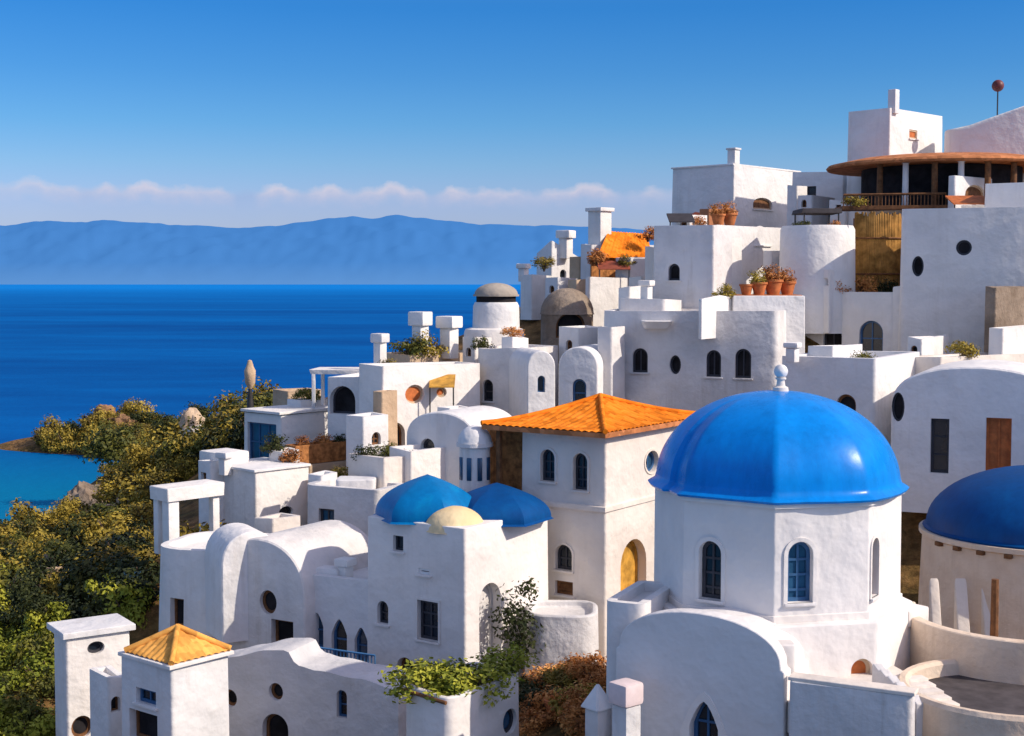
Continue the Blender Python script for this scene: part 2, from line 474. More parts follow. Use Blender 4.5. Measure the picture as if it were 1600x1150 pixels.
def dirs(psi):
    a = R(psi)
    return Vector((-math.cos(a), math.sin(a), 0)), Vector((math.sin(a), math.cos(a), 0))
def box_poly(cx, py, Y, lpx, rpx, psi, wl=None, wr=None):
    """near corner at photo column cx; left and right faces run back to columns lpx, rpx"""
    C = P(cx, py, Y); dl, dr = dirs(psi)
    a = wl if wl is not None else run_to(C, dl, lpx)
    b = wr if wr is not None else run_to(C, dr, rpx)
    q = [C, C + dr * b, C + dr * b + dl * a, C + dl * a]
    return C, [Vector((v.x, v.y)) for v in q], dl, dr, a, b
def box_house(name, label, cx, ytop, ybase, Y, lpx=None, rpx=None, psi=36, wl=None, wr=None, cat='house', mat=WHITE, parapet=0.3,
              bevel=0.09, fil=0, taper=0.025, tops=None, ctrl=True, group=None, rim=0.28):
    C, poly, dl, dr, a, b = box_poly(cx, ytop, Y, lpx, rpx, psi, wl, wr)
    z1 = C.z; z0 = P(cx, ybase, Y).z
    ctr = sum(poly, Vector((0, 0))) / 4
    h = House(name, label, cat, Vector((ctr.x, ctr.y, z0)), group)
    rj = random.Random(int(cx * 7 + ytop))
    pj = [p + Vector((rj.uniform(-.05, .05), rj.uniform(-.05, .05))) for p in poly]
    pl = fillet(pj, fil if fil else 0.10, 4 if not fil else 6)
    if tops and len(tops) == 4 and len(pl) != 4:
        k_ = len(pl) // 4; tops = [tops[i // k_] for i in range(len(pl))]
    if tops is None and parapet:
        k_ = len(pl) // 4; tj = [rj.uniform(-.06, .06) for _ in range(4)]; tops = [tj[min(3, i // k_)] for i in range(len(pl))]
    h.vol(prism(pl, z0, z1, parapet, bevel=bevel, taper=taper, tops=tops, rim=rim), mat)
    h.C, h.dl, h.dr, h.a, h.b, h.z0, h.z1, h.poly, h.ctr = C, dl, dr, a, b, z0, z1, poly, ctr
    if ctrl: CTRL.append((ctr.x, ctr.y, z0 + 0.4))
    return h
def chimney(h, px, ytop, ybase, Y, wpx, psi=36, mat=WHITE, cap=True):
    c = P(px, ybase, Y); top = P(px, ytop, Y); w = m(wpx, Y)
    bm = boxbm(c, w, w, top.z - c.z, -R(psi), bevel=0.04)
    o = h.part('chimney', bm, mat)
    if cap:
        h.part('chimney_cap', boxbm(Vector((c.x, c.y, top.z - 0.02)), w * 1.25, w * 1.25, w * 0.22, -R(psi), bevel=0.03), mat, parent=o)
    return o
def coping(h, poly, z, over=0.10, th=0.12, mat=WHITE, name='coping'):
    c = sum(poly, Vector((0, 0))) / len(poly)
    pl = []
    for p in poly:
        d = (p - c); pl.append(c + d * (1 + over * 1.4 / d.length))
    h.part(name, prism(pl, z + 0.004, z + th, 0.0, bevel=0.03, taper=0), mat)
def tiles(h, corners, apex, mat, pitch=0.26, name='roof', concave=1.2, caps=True, amp=0.04):
    """hipped tile roof: corners anticlockwise at eave height, one apex"""
    bm = bmesh.new(); n = len(corners)
    for i in range(n):
        A, B = Vector(corners[i]), Vector(corners[(i + 1) % n])
        L = (B - A).length; e = (B - A) / L
        sT = max(0.05 * L, min(0.95 * L, (apex - A).dot(e)))
        foot = A + e * sT; up = apex - foot
        cols = max(12, int(L / pitch * 6)); rows = 9
        grid = []
        for c in range(cols + 1):
            s = L * c / cols
            vm = min(s / sT, (L - s) / (L - sT)); vm = max(0, min(1, vm))
            col = []
            for r in range(rows + 1):
                v = vm * r / rows
                q = A + e * s + Vector((up.x * v, up.y * v, up.z * v ** concave))
                q.z += amp * abs(math.sin(math.pi * s / pitch)) + 0.012 * (r % 2)
                col.append(bm.verts.new(q))
            grid.append(col)
        for c in range(cols):
            for r in range(rows): bm.faces.new((grid[c][r], grid[c + 1][r], grid[c + 1][r + 1], grid[c][r + 1]))
    bmesh.ops.remove_doubles(bm, verts=bm.verts, dist=0.002)
    ro = h.part(name, bm, mat, smooth=50)
    if caps:
        for c in corners:
            c = Vector(c); pts = []
            for k in range(9):
                f = k / 8; q = c.lerp(apex, f); q.z = c.z + (apex.z - c.z) * f ** concave + 0.05; pts.append(q)
            h.part('ridge_cap', tube(pts, 0.085, 8), mat, smooth=60, parent=ro)
    return ro

exec_order = []
# ------------------------------------------------------------------ main church with the big blue dome
Y0 = 34.0
DC = P(1213, 752, Y0)                     # dome centre on the eave plane
RD = m(192, Y0)
zb = P(1175, 974, Y0 - RD * 0.98).z       # bottom of the drum
def octo(r, rot=-11.2, n=8):
    return [Vector((DC.x + r * math.sin(R(rot + 45 * k)), DC.y - r * math.cos(R(rot + 45 * k)))) for k in range(n)]
zn = P(1100, 1300, 30).z
ch = House('domed_church', 'large white octagonal church with a bright blue dome and white ball finial', 'church', Vector((DC.x, DC.y, zn)))
CTRL.append((DC.x, DC.y, zn + 0.4))
drum = ch.vol(prism(octo(RD * 0.995), zb - 0.15, DC.z + 0.02, 0, bevel=0.035, taper=0.004), CHURCH, 'drum')
ch.win(1110, 891, 34, 92, 'arch', GLASS, FRAMED, bars=(1, 3), surround=0.10)
ch.win(1250, 894, 38, 96, 'arch', GLASSB, FRAMEB, bars=(1, 3), surround=0.10)
ch.win(1366, 886, 13, 92, 'arch', GLASSB, WOOD, bars=(1, 2), surround=0.08)
ch.vol(prism(octo(RD * 1.10), zn, zb, 0, bevel=0.10, taper=0.01), CHURCH, 'podium')
ch.win(1347, 1056, 34, 54, 'arch', WOODO, SAND, kind='door', bars=(0, 0), deep=0.25, lab='small orange brown arched door')
# flat panels around drum windows, string course, cornice
for r0, za, zc in ((1.022, DC.z - 0.20, DC.z - 0.02), (1.014, zb + 0.002, zb + 0.16)):
    ch.part('cornice', prism(octo(RD * r0), za, zc, 0, bevel=0.02, taper=0), CHURCH)
# dome: eight soft gores
bm = bmesh.new(); SEG = 192; HD = m(143, Y0)
prof = [(1.045, -0.10), (1.055, -0.05), (1.03, 0.0), (0.995, 0.06)]
rings = []
def plan(th, up):
    a = (math.degrees(th) + 11.2) % 45 - 22.5
    octr = math.cos(R(22.5)) / math.cos(R(a))
    k = (math.degrees(th) + 11.2 + 180) % 360 - 180
    b = 1.0 if -60 < k < 12 else 0.35
    if 12 <= k < 45: b = 1.0 - (k - 12) / 33 * 0.65
    return 1 + (octr - 1) * b * (1 - 0.30 * up)
lev = [(r, z, 0) for r, z in prof]
for k in range(1, 25):
    t = math.pi / 2 * k / 24
    lev.append((0.985 * math.cos(t) ** 0.92 if k < 24 else 0.0, 0.06 + (HD - 0.06) * math.sin(t) ** 1.05, math.sin(t) ** 2))
for r, z, u in lev:
    if r == 0: rings.append([bm.verts.new((DC.x, DC.y, DC.z + z))]); continue
    ring = []
    for k in range(SEG):
        th = 2 * math.pi * k / SEG + R(-11.2)
        rr = RD * r * plan(th, u)
        ring.append(bm.verts.new((DC.x + rr * math.sin(th), DC.y - rr * math.cos(th), DC.z + z)))
    rings.append(ring)
for A, B in zip(rings, rings[1:]):
    for k in range(SEG):
        if len(B) == 1: bm.faces.new((A[k], A[(k + 1) % SEG], B[0]))
        else: bm.faces.new((A[k], A[(k + 1) % SEG], B[(k + 1) % SEG], B[k]))
bm.faces.new(list(reversed(rings[0])))
dome = ch.part('dome', bm, BLUE, smooth=45)
zt = DC.z + HD
fin = ch.part('finial', lathe([(0.20, -0.06), (0.18, 0.08), (0.11, 0.12), (0.09, 0.26), (0.13, 0.28), (0.13, 0.32), (0.0, 0.33)], (DC.x + 0.08, DC.y, zt), 20), CREAM, parent=dome)
ch.part('ball', lathe([(0.17 * math.sin(math.pi * k / 12), -0.17 * math.cos(math.pi * k / 12)) for k in range(13)], (DC.x + 0.08, DC.y, zt + 0.47), 20), WHITE, parent=fin, smooth=60)
# nave with curved gable (shaded side towards the camera)
C = P(1226, 1045, 29.2); dl, dr = dirs(31)
wN = run_to(C, dl, 962)
zs, zc = P(1226, 1048, 29.2).z, P(1095, 955, 30.4).z
nave_prof = [(0, zn), (0, zs - 0.05)]
for k in range(21):
    t = math.pi * k / 20
    nave_prof.append((wN / 2 - (wN / 2 - 0.08) * math.cos(t), zs + (zc - zs) * math.sin(t) ** 0.85))
nave_prof += [(wN, zs - 0.05), (wN, zn)]
nv = ch.vol(extrude_profile(nave_prof, C, dl, dr, 0.42, 0.06), CHURCH, 'gable')
ch.win(1100, 1150, 44, 110, 'point', GLASS, FRAMEB, kind='door', bars=(1, 2), deep=0.3, surround=0.22)
nave_in = [(s * (wN - 0.3) / wN + 0.15, z if z == zn else z - 0.22) for s, z in nave_prof]
ch.vol(extrude_profile(nave_in, C + dr * 0.4, dl, dr, 4.0, 0.04), CHURCH, 'nave')
# corner scroll on the gable shoulder
q = P(1228, 1012, 29.9)
ch.part('shoulder_scroll', prism(fillet([(q.x - .28, q.y - .2), (q.x + .2, q.y - .2), (q.x + .2, q.y + .25), (q.x - .28, q.y + .25)], .12), zs - 0.4, q.z + 0.12, 0, bevel=0.08), CHURCH)
# low side wing at the left of the nave
Cw = P(1006, 968, 31.6); dl2, dr2 = dirs(24)
aw = run_to(Cw, dl2, 944)
pw = [Cw, Cw + dr2 * 2.5, Cw + dr2 * 2.5 + dl2 * aw, Cw + dl2 * aw]
ch.vol(prism(fillet([(v.x, v.y) for v in pw], 0.25), zn, P(1000, 945, 31.6).z, 0.22, bevel=0.08, rim=0.2), CHURCH, 'side_wing')

# ------------------------------------------------------------------ sunny annexe, stairs and round terrace at the right of the church
an = box_house('church_annexe', 'sunlit white block with a raised corner right of the big dome drum', 1316, 1004, 1250, 31.6, lpx=1290, rpx=1452, psi=52, cat='annexe', mat=CHURCH, parapet=0.25)
an.win(1416, 1010, 9, 22, 'rect', VOID, FRAMEW, bars=(0, 0), deep=0.15)
q = an.C + an.dr * (an.b - 0.5) + an.dl * 0.4
an.part('corner_block', boxbm(Vector((q.x, q.y, an.z1 - 0.02)), 0.95, 0.8, 0.42, -R(52), bevel=0.07), CHURCH)
lw = box_house('terrace_wall', 'long grey shaded plaster wall at the bottom edge below the sunny annexe', 1424, 1088, 1300, 27.8, lpx=1236, psi=27, wr=.4, cat='wall', mat=OLDW, parapet=0.0, bevel=0.12)
coping(lw, lw.poly, lw.z1, 0.05, 0.08, CREAM)
an.part('court_floor', prism([(lw.poly[0].x, lw.poly[0].y + .3), (lw.poly[0].x + 1.2, lw.poly[0].y + 2.5), (an.ctr.x, an.ctr.y), (DC.x, DC.y - 1), (lw.poly[3].x, lw.poly[3].y + .3)], lw.z1 - 1.2, lw.z1 - .55, 0, bevel=0, taper=0), CREAM)
# stair with a stepped parapet
st = House('outdoor_stair', 'small white outdoor stair with a grey stepped parapet right of the small arched door', 'stair', P(1390, 1150, 29.6))
s0 = P(1362, 1040, 30.4); s1 = P(1432, 1100, 28.6)
sd = Vector((s1.x - s0.x, s1.y - s0.y, 0)); sl = sd.length; sd.normalize()
prof = [(0, s1.z - 1.5), (0, s0.z)]
nst = 6
for k in range(nst):
    zz = s0.z + (s1.z - s0.z) * (k + 0.5) / nst
    prof += [(sl * (k + 0.15) / nst, s0.z + (s1.z - s0.z) * k / nst + 0.06), (sl * (k + 0.9) / nst, s0.z + (s1.z - s0.z) * (k + 0.8) / nst)]
prof += [(sl, s1.z), (sl, s1.z - 1.5)]
side = Vector((sd.y, -sd.x, 0))
if side.x < 0: side = -side
st.vol(extrude_profile(prof, s0, sd, side, 0.22, 0.04), OLDW, 'parapet')
for k in range(nst):
    zz = s0.z + (s1.z - s0.z) * (k + 0.7) / nst - 0.25
    c0 = s0 + sd * (sl * (k + 0.5) / nst) + side * 0.72
    st.part('step', boxbm(Vector((c0.x, c0.y, s1.z - 1.5)), 1.0, sl / nst + 0.002, zz - s1.z + 1.5, math.atan2(sd.y, sd.x) - math.pi / 2, bevel=0.015), CREAM)
# round terrace
tc = P(1575, 1074, 29.6)
tr = House('round_terrace', 'curved terrace with dark paving and a pale rounded rim at the lower right corner', 'terrace', Vector((tc.x, tc.y, tc.z - 3)))
tr.vol(lathe([(0, -3), (2.36, -3), (2.30, -0.04), (2.24, 0.04), (2.12, 0.04), (2.05, -0.03), (2.05, -0.30), (0, -0.30)], tc, 56), TAN, 'wall')
tr.part('paving', lathe([(0, -0.294), (2.03, -0.294)], tc, 48), DARKPAVE)
CTRL.append((tc.x, tc.y, tc.z - 2.2))
# curved sunny wall behind the terrace
bmv = bmesh.new(); wc = P(1600, 1030, 33.5)
pts_o, pts_i = [], []
for k in range(15):
    a = R(150 + 8.0 * k); pts_o.append(Vector((wc.x + 2.9 * math.cos(a), wc.y + 2.9 * math.sin(a)))); pts_i.append(Vector((wc.x + 2.6 * math.cos(a), wc.y + 2.6 * math.sin(a))))
cw = House('curved_wall', 'low curved tan wall catching the sun behind the round terrace', 'wall', Vector((wc.x, wc.y, wc.z - 2.5)))
ztop = P(1500, 1000, 31).z
cw.vol(prism(pts_o + pts_i[::-1], wc.z - 3.0, ztop, 0, bevel=0.06, taper=0), TAN)

# ------------------------------------------------------------------ second, dark blue dome at the right edge
c2 = P(1628, 826, 42); r2 = m(176, 42)
d2 = House('dark_domed_chapel', 'round tan chapel with a dark blue low dome cut by the right edge', 'church', Vector((c2.x, c2.y, c2.z - 5)))
CTRL.append((c2.x, c2.y, c2.z - 4.5))
d2.vol(lathe([(0, -5), (r2 * 1.08, -5), (r2 * 1.03, -0.25), (r2 * 1.06, -0.2), (r2 * 1.06, -0.06), (0, -0.06)], c2, 48), TAN)
d2.win(1425, 865, 12, 36, 'round', GLASS, FRAMED, bars=(0, 0), deep=0.18)
d2.part('dome', lathe([(r2 * 1.02, -0.056), (r2 * 1.03, 0.0)] + [(r2 * math.cos(math.pi / 2 * k / 16), 0.05 + m(96, 42) * math.sin(math.pi / 2 * k / 16)) for k in range(17)], c2, 48), BLUEDARK, smooth=40)
for k in range(5):
    a = R(196 + 13 * k)
    q = Vector((c2.x + r2 * 1.05 * math.cos(a), c2.y + r2 * 1.05 * math.sin(a), c2.z - 0.34))
    d2.part('bracket', boxbm(q, 0.16, 0.22, 0.13, a, bevel=0.02), WOOD)
# ribbed wall panels / buttresses below
for k, (px, w) in enumerate(((1458, 16), (1498, 20), (1540, 18))):
    b0 = P(px, 1000, 39.2)
    d2.part('buttress', extrude_profile([(0, c2.z - 5), (0, c2.z - 1.0), (0.45, c2.z - 2.6), (0.8, c2.z - 5)], Vector((b0.x, b0.y + 0.5, 0)), Vector((0, -1, 0)), Vector((1, 0, 0)), m(w, 39), 0.05), CREAM)
pb = P(1552, 1050, 34.8)
po = thing_mesh('wooden_post', tube([(pb.x, pb.y, pb.z - 1.2), (pb.x, pb.y, P(1552, 905, 34.8).z)], [0.12, 0.09], 10), WOOD, (pb.x, pb.y, pb.z - 1.2), 'brown wooden post standing below the dark blue dome at the right edge', 'post')

# ------------------------------------------------------------------ orange roofed house behind the church
og = box_house('orange_roofed_house', 'tall cream house under a wide orange tiled hip roof behind the big dome', 946, 682, 1060, 44, lpx=815, rpx=1068, psi=35, mat=CREAM, parapet=0, bevel=0.06)
og.vols[0]['mat'] = CREAM
og.win(856, 727, 22, 50, 'arch', GLASS, FRAMED, bars=(1, 2), surround=0.08)
og.win(907, 737, 22, 58, 'arch', GLASS, FRAMED, bars=(1, 2), surround=0.08)
og.win(881, 871, 26, 40, 'arch', GLASS, FRAMED, bars=(1, 1), surround=0.07)
og.win(881, 919, 28, 22, 'rect', WOOD, WOOD, kind='window', bars=(0, 2), lab='brown wooden shutter')
og.win(1018, 721, 20, 34, 'round', GLASSB, FRAMEB, bars=(1, 0), surround=0.07)
og.win(990, 884, 40, 84, 'arch', GOLD, GOLD, kind='door', bars=(0, 0), deep=0.4, lab='golden arched door')
ez = P(946, 676, 43.6).z
E0 = P(946, 676, 43.4); dl, dr = dirs(35)
ea = run_to(E0, dl, 752); eb = run_to(E0, dr, 1112)
ec = [E0, E0 + dr * eb, E0 + dr * eb + dl * ea, E0 + dl * ea]
ec = [Vector((v.x, v.y, ez)) for v in ec]
cen = sum(ec, Vector()) / 4
apx = Vector((cen.x, cen.y, P(950, 620, cen.y).z))
tiles(og, ec, apx, TILE, concave=1.55)
og.part('eaves', prism([(v.x, v.y) for v in ec], ez - 0.16, ez - 0.004, 0, bevel=0.02, taper=0), TILERED)
Cb = og.C
def band(h, z, th, over, mat):
    c = h.ctr; pl = [c + (p - c) * (1 + over / (p - c).length) for p in h.poly]
    h.part('string_course', prism(pl, z, z + th, 0, bevel=0.02, taper=0), mat)
band(og, P(946, 800, 44).z, 0.16, 0.13, CREAM)
# veranda under the left of the roof
vp = ec[3].lerp(ec[0], 0.10) + dr * 0.35
og.part('veranda_post', boxbm(Vector((vp.x, vp.y, P(760, 800, 46).z)), 0.16, 0.16, ez - 0.16 - P(760, 800, 46).z, -R(35), bevel=0.02), WOOD)
vb = og.C + og.dl * (og.a + 0.9) + og.dr * 1.6
og.part('veranda_wall', boxbm(Vector((vb.x, vb.y, P(790, 800, 46).z - 2)), 1.75, 2.2, 2 + ez - 0.17 - P(790, 800, 46).z, -R(35)), BRICK)

# ------------------------------------------------------------------ twin domed chapel left of it
cp = box_house('twin_domed_chapel', 'white chapel with two low teal blue domes and a golden half dome between them', 726, 826, 1130, 41, lpx=573, rpx=858, psi=36, cat='church', mat=CHURCH, parapet=0.0, bevel=0.10)
cp.win(622, 849, 16, 24, 'rect', GLASS, FRAMED, bars=(0, 0))
cp.win(598, 957, 17, 36, 'arch', GLASS, FRAMED, bars=(0, 1))
cp.win(669, 970, 32, 62, 'rect', GLASS, FRAMED, bars=(1, 2), surround=0.07)
cp.win(663, 893, 18, 9, 'rect', VOID, FRAMEW, bars=(0, 0), deep=0.12)
cp.win(633, 1052, 26, 50, 'arch', VOID, WOOD, kind='door', bars=(0, 0), deep=0.3)
cp.win(766, 985, 34, 150, 'arch', OLDW, OLDW, kind='niche', bars=(0, 0), deep=0.4)
def smalldome(px, py, rpx, hpx, Y, lab, crease):
    c = P(px, py, Y); r = m(rpx, Y); hh = m(hpx, Y); bm = bmesh.new(); rings = []
    for k in range(-1, 15):
        t = math.pi / 2 * max(k, 0) / 14; u = math.sin(t)
        v_ = max(k, 0) / 14; rr = r * (1.05 if k < 0 else 1 - v_ ** 2.3); z = -0.06 if k < 0 else hh * v_; u = v_
        if k == 14: rings.append([bm.verts.new((c.x, c.y, c.z + hh))]); continue
        ring = []
        for j in range(48):
            th = 2 * math.pi * j / 48; a = (math.degrees(th) - crease) % 60 - 30
            o8 = math.cos(R(30)) / math.cos(R(a))
            q = rr * (1 + (o8 - 1) * 0.95 * (1 - 0.35 * u))
            ring.append(bm.verts.new((c.x + q * math.sin(th), c.y - q * math.cos(th), c.z + z)))
        rings.append(ring)
    for A, B in zip(rings, rings[1:]):
        for j in range(48):
            if len(B) == 1: bm.faces.new((A[j], A[(j + 1) % 48], B[0]))
            else: bm.faces.new((A[j], A[(j + 1) % 48], B[(j + 1) % 48], B[j]))
    bm.faces.new(rings[0])
    return cp.part('dome', bm, BLUETEAL if 'left' in lab else BLUEDARK, smooth=20, label=lab)
smalldome(668, 804, 86, 64, 43.6, 'left low teal blue dome with a pale sunny facet', 25)
smalldome(776, 807, 86, 54, 44.0, 'right low deep teal blue dome', 30)
ac = P(710, 824, 42.3)
cp.part('half_dome', lathe([(m(50, 42), -0.05)] + [(m(48, 42) * math.cos(math.pi / 2 * k / 10), m(34, 42) * math.sin(math.pi / 2 * k / 10)) for k in range(11)], ac, 32), GOLDPL, smooth=60)
lt = P(742, 770, 46.5)
ln = cp.part('lantern', lathe([(m(25, 46.5), -1.2), (m(24, 46.5), m(72, 46.5)), (m(29, 46.5), m(74, 46.5)), (m(29, 46.5), m(80, 46.5)), (0, m(80, 46.5))], lt, 24), OLDW)
cp.part('lantern_cap', lathe([(m(27, 46.5) * math.cos(math.pi / 2 * k / 8), m(80, 46.5) + m(27, 46.5) * math.sin(math.pi / 2 * k / 8)) for k in range(9)], lt, 24), WHITE, parent=ln, smooth=60)
for a in (-60, -20, 20, 60):
    w0 = Vector((lt.x + m(24.6, 46.5) * math.sin(R(a)), lt.y - m(24.6, 46.5) * math.cos(R(a)), lt.z + m(22, 46.5)))
    cp.part('lantern_window', boxbm(w0, 0.16, 0.06, m(36, 46.5), R(a), bevel=0.02), GLASSB, parent=ln)
# rounded grey wing to its right
rw = House('rounded_wing', 'rounded grey plaster wall between the twin domed chapel and the orange roofed house', 'house', P(880, 1075, 42.4))
q = P(880, 950, 43.0)
rw.vol(prism(fillet([(q.x - 1.15, q.y - 0.9), (q.x + 1.0, q.y - 1.2), (q.x + 1.15, q.y + 1.2), (q.x - 1.15, q.y + 1.2)], 0.8, 8), P(880, 1080, 43).z, q.z, 0.2, bevel=0.10, taper=0.05, rim=0.2), OLDW)
CTRL.append((q.x, q.y, P(880, 1080, 43).z + .4))

# ------------------------------------------------------------------ white planter terrace, bottom middle
pl = box_house('planter_terrace', 'rounded white planter wall filled with a green shrub at the bottom middle', 704, 1090, 1330, 32.5, lpx=618, rpx=822, psi=38, cat='planter', mat=CHURCH, parapet=0.3, fil=[0.3, 0.5, 0.3, 0.9], tops=None, rim=0.16)
pl.win(797, 1127, 22, 40, 'round', GLASSB, FRAMED, bars=(0, 0), deep=0.2)
e0 = pl.C + pl.dl * 0.1; e1 = pl.C + pl.dl * (pl.a - 0.3)
nrm = Vector((-pl.dl.y, pl.dl.x, 0));  nrm = nrm if nrm.y < 0 else -nrm
pts = [e0 + nrm * 0.05 - Vector((0, 0, 0.14)), e1 + nrm * 0.05 - Vector((0, 0, 0.06))]
pl.part('drain_pipe', tube(pts, 0.045, 8), WOOD)

# ------------------------------------------------------------------ lower left houses
ck = box_house('tile_roofed_cottage', 'small cube cottage with an ochre pyramid tile roof at the lower left', 266, 1046, 1320, 36, lpx=190, rpx=360, psi=40, mat=WHITE, parapet=0, bevel=0.06)
ck.win(228, 1089, 30, 24, 'rect', GLASS, FRAMEB, bars=(1, 0))
ck.win(224, 1136, 42, 48, 'rect', VOID, WOOD, kind='door', bars=(0, 0), deep=0.3)
E0 = P(266, 1043, 35.8); dl, dr = dirs(40); ea = run_to(E0, dl, 184); eb = run_to(E0, dr, 372)
ec = [E0, E0 + dr * eb, E0 + dr * eb + dl * ea, E0 + dl * ea]; cen = sum(ec, Vector()) / 4
coping(ck, ck.poly, ck.z1, 0.08, 0.10, WHITE, 'eaves')
ec = [Vector((v.x, v.y, ck.z1 + 0.11)).lerp(Vector((cen.x, cen.y, ck.z1 + 0.11)), 0.12) for v in ec]
tiles(ck, ec, Vector((cen.x, cen.y, P(300, 982, cen.y).z)), TILEPALE, pitch=0.22, concave=1.05)

lh = box_house('flat_roofed_house', 'narrow white house with a flat overhanging slab roof at the far lower left', 104, 998, 1330, 41, rpx=204, psi=56, wl=1.5, mat=WHITE, parapet=0, bevel=0.08)
lh.win(150, 1012, 26, 20, 'round', GLASS, FRAMED, bars=(0, 0))
lh.win(128, 1136, 32, 36, 'round', VOID, WOOD, bars=(0, 0))
coping(lh, lh.poly, lh.z1, 0.12, 0.18, WHITE, 'roof_slab')

lo = House('long_low_house', 'long low shaded house with small round windows along the bottom left edge', 'house', P(470, 1320, 38.5))
C = P(622, 1068, 37.4); dl, dr = dirs(22); wl_ = run_to(C, dl, 306)
zlo = P(470, 1320, 38.5).z
prof = [(0, zlo)]
tab = [(622, 1078), (560, 1060), (500, 1048), (470, 1040), (452, 1016), (420, 1016), (370, 1026), (330, 1034), (306, 1040)]
for k in range(41):
    f = k / 40; px = 622 + (306 - 622) * f
    for (xa, ya), (xb, yb) in zip(tab, tab[1:]):
        if xb <= px <= xa: q_ = (xa - px) / (xa - xb); q_ = q_ * q_ * (3 - 2 * q_); yy = ya + (yb - ya) * q_
    p_ = C + dl * (wl_ * f)
    prof.append((wl_ * f, P(px, yy, p_.y).z))
prof.append((wl_, zlo))
lo.vol(extrude_profile(prof, C, dl, dr, 1.5, 0.0), OLDW)
lo.win(359, 1091, 22, 28, 'round', VOID, WOOD, bars=(0, 0))
lo.win(431, 1081, 22, 28, 'round', VOID, WOOD, bars=(0, 0))
lo.win(534, 1100, 16, 44, 'arch', GLASS, FRAMEB, bars=(0, 1))
lo.win(430, 1140, 40, 50, 'arch', VOID, WOOD, kind='door', bars=(0, 0), deep=0.3)
CTRL.append((lo.root.location.x, lo.root.location.y + 1.5, zlo + 0.4))

cv = box_house('curved_blue_house', 'shaded house with a sweeping rounded corner below the small portico', 338, 862, 1090, 46, lpx=226, psi=24, wr=3.5, mat=WHITE, fil=[0.3, 0.3, 1.2, 1.6], parapet=0.25, bevel=0.14, taper=0.10)
cv.win(276, 958, 20, 46, 'rect', VOID, WOOD, kind='door', bars=(0, 0), deep=0.3)

vh = House('barrel_vaulted_house', 'white barrel vaulted house with a dark round window left of the arcade', 'house', P(405, 1090, 44.6))
C = P(476, 960, 43.6); dl, dr = dirs(30); wv = run_to(C, dl, 336)
zv = P(405, 1100, 44.6).z
vh.vol(extrude_profile(arch_profile(wv, zv, P(405, 930, 44.5).z, P(405, 842, 44.5).z, 24, 0.8), C, dl, dr, 4.2, 0.12), OLDW)
vh.win(419, 941, 26, 38, 'round', VOID, WOOD, bars=(0, 0))
vh.win(441, 992, 34, 46, 'rect', VOID, WOOD, kind='door', bars=(0, 0), deep=0.3)
CTRL.append((vh.root.location.x, vh.root.location.y + 1.5, zv + 0.4))
# second half vault in the sun
v2 = House('sunlit_vault', 'small sunlit white vault leaning on the shaded barrel vaulted house', 'house', P(380, 1000, 45.8))
C = P(352, 905, 44.0); dl, dr = dirs(62); wv = 1.5
v2.vol(extrude_profile(arch_profile(2.0, P(380, 1010, 44).z, P(380, 895, 44).z, P(380, 838, 44).z, 20, 0.8), C + dl * 0.4, dr, dl, 2.0, 0.1), WHITE)

ar = box_house('arcade_house', 'long white house with a row of blue arched openings and a blue railing', 590, 912, 1110, 43.0, lpx=470, psi=28, wr=3.2, mat=WHITE, parapet=0.25, bevel=0.12, fil=[0.2, 0.2, 0.2, 0.2])
ar.win(495, 985, 20, 56, 'point', GLASSB, FRAMEB, bars=(0, 1))
ar.win(530, 1000, 24, 66, 'point', GLASS, FRAMEB, kind='door', bars=(0, 1))
ar.win(564, 1010, 20, 60, 'point', GLASSB, FRAMEB, bars=(0, 1))
e0 = P(586, 1046, 41.0); e1 = P(474, 1030, 41.6)
rb = bmesh.new()
for zz in (0.0, 0.42):
    tube([e0 + Vector((0, 0, zz)), e1 + Vector((0, 0, zz))], 0.035, 6, rb)
for k in range(22):
    p_ = e0.lerp(e1, k / 21); tube([p_ - Vector((0, 0, 0.25)), p_ + Vector((0, 0, 0.42))], 0.024, 5, rb)
thing_mesh('balcony_railing', rb, METAL, e0.lerp(e1, 0.5) - Vector((0, 0, 0.25)), 'blue metal railing in front of the arched openings', 'railing')
# rooftop slab catching the light on the arcade house
q = P(505, 884, 44.6)
thing_mesh('roof_bench', boxbm(Vector((q.x, q.y, P(505, 905, 44.6).z)), 1.3, 0.6, 0.42, -R(20), bevel=0.1), WHITE, (q.x, q.y, P(505, 905, 44.6).z), 'small white plaster bench on the arcade house roof', 'bench')
# sloping sand coloured roof wall between vault and arcade
C = P(470, 850, 47)
rp = House('ramp_wall', 'sloping sand coloured ramp wall above the barrel vaulted house', 'wall', Vector((C.x, C.y, C.z - 2)))
za, zb_ = P(410, 838, 48).z, P(490, 876, 47).z
A = P(405, 838, 48); B = P(500, 876, 46.6); d = (B - A); d.z = 0; Ld = d.length; d.normalize()
rp.vol(extrude_profile([(0, za - 2.5), (0, za), (Ld, B.z), (Ld, za - 2.5)], A, d, Vector((-d.y, d.x, 0)), 0.4, 0.06), SAND)

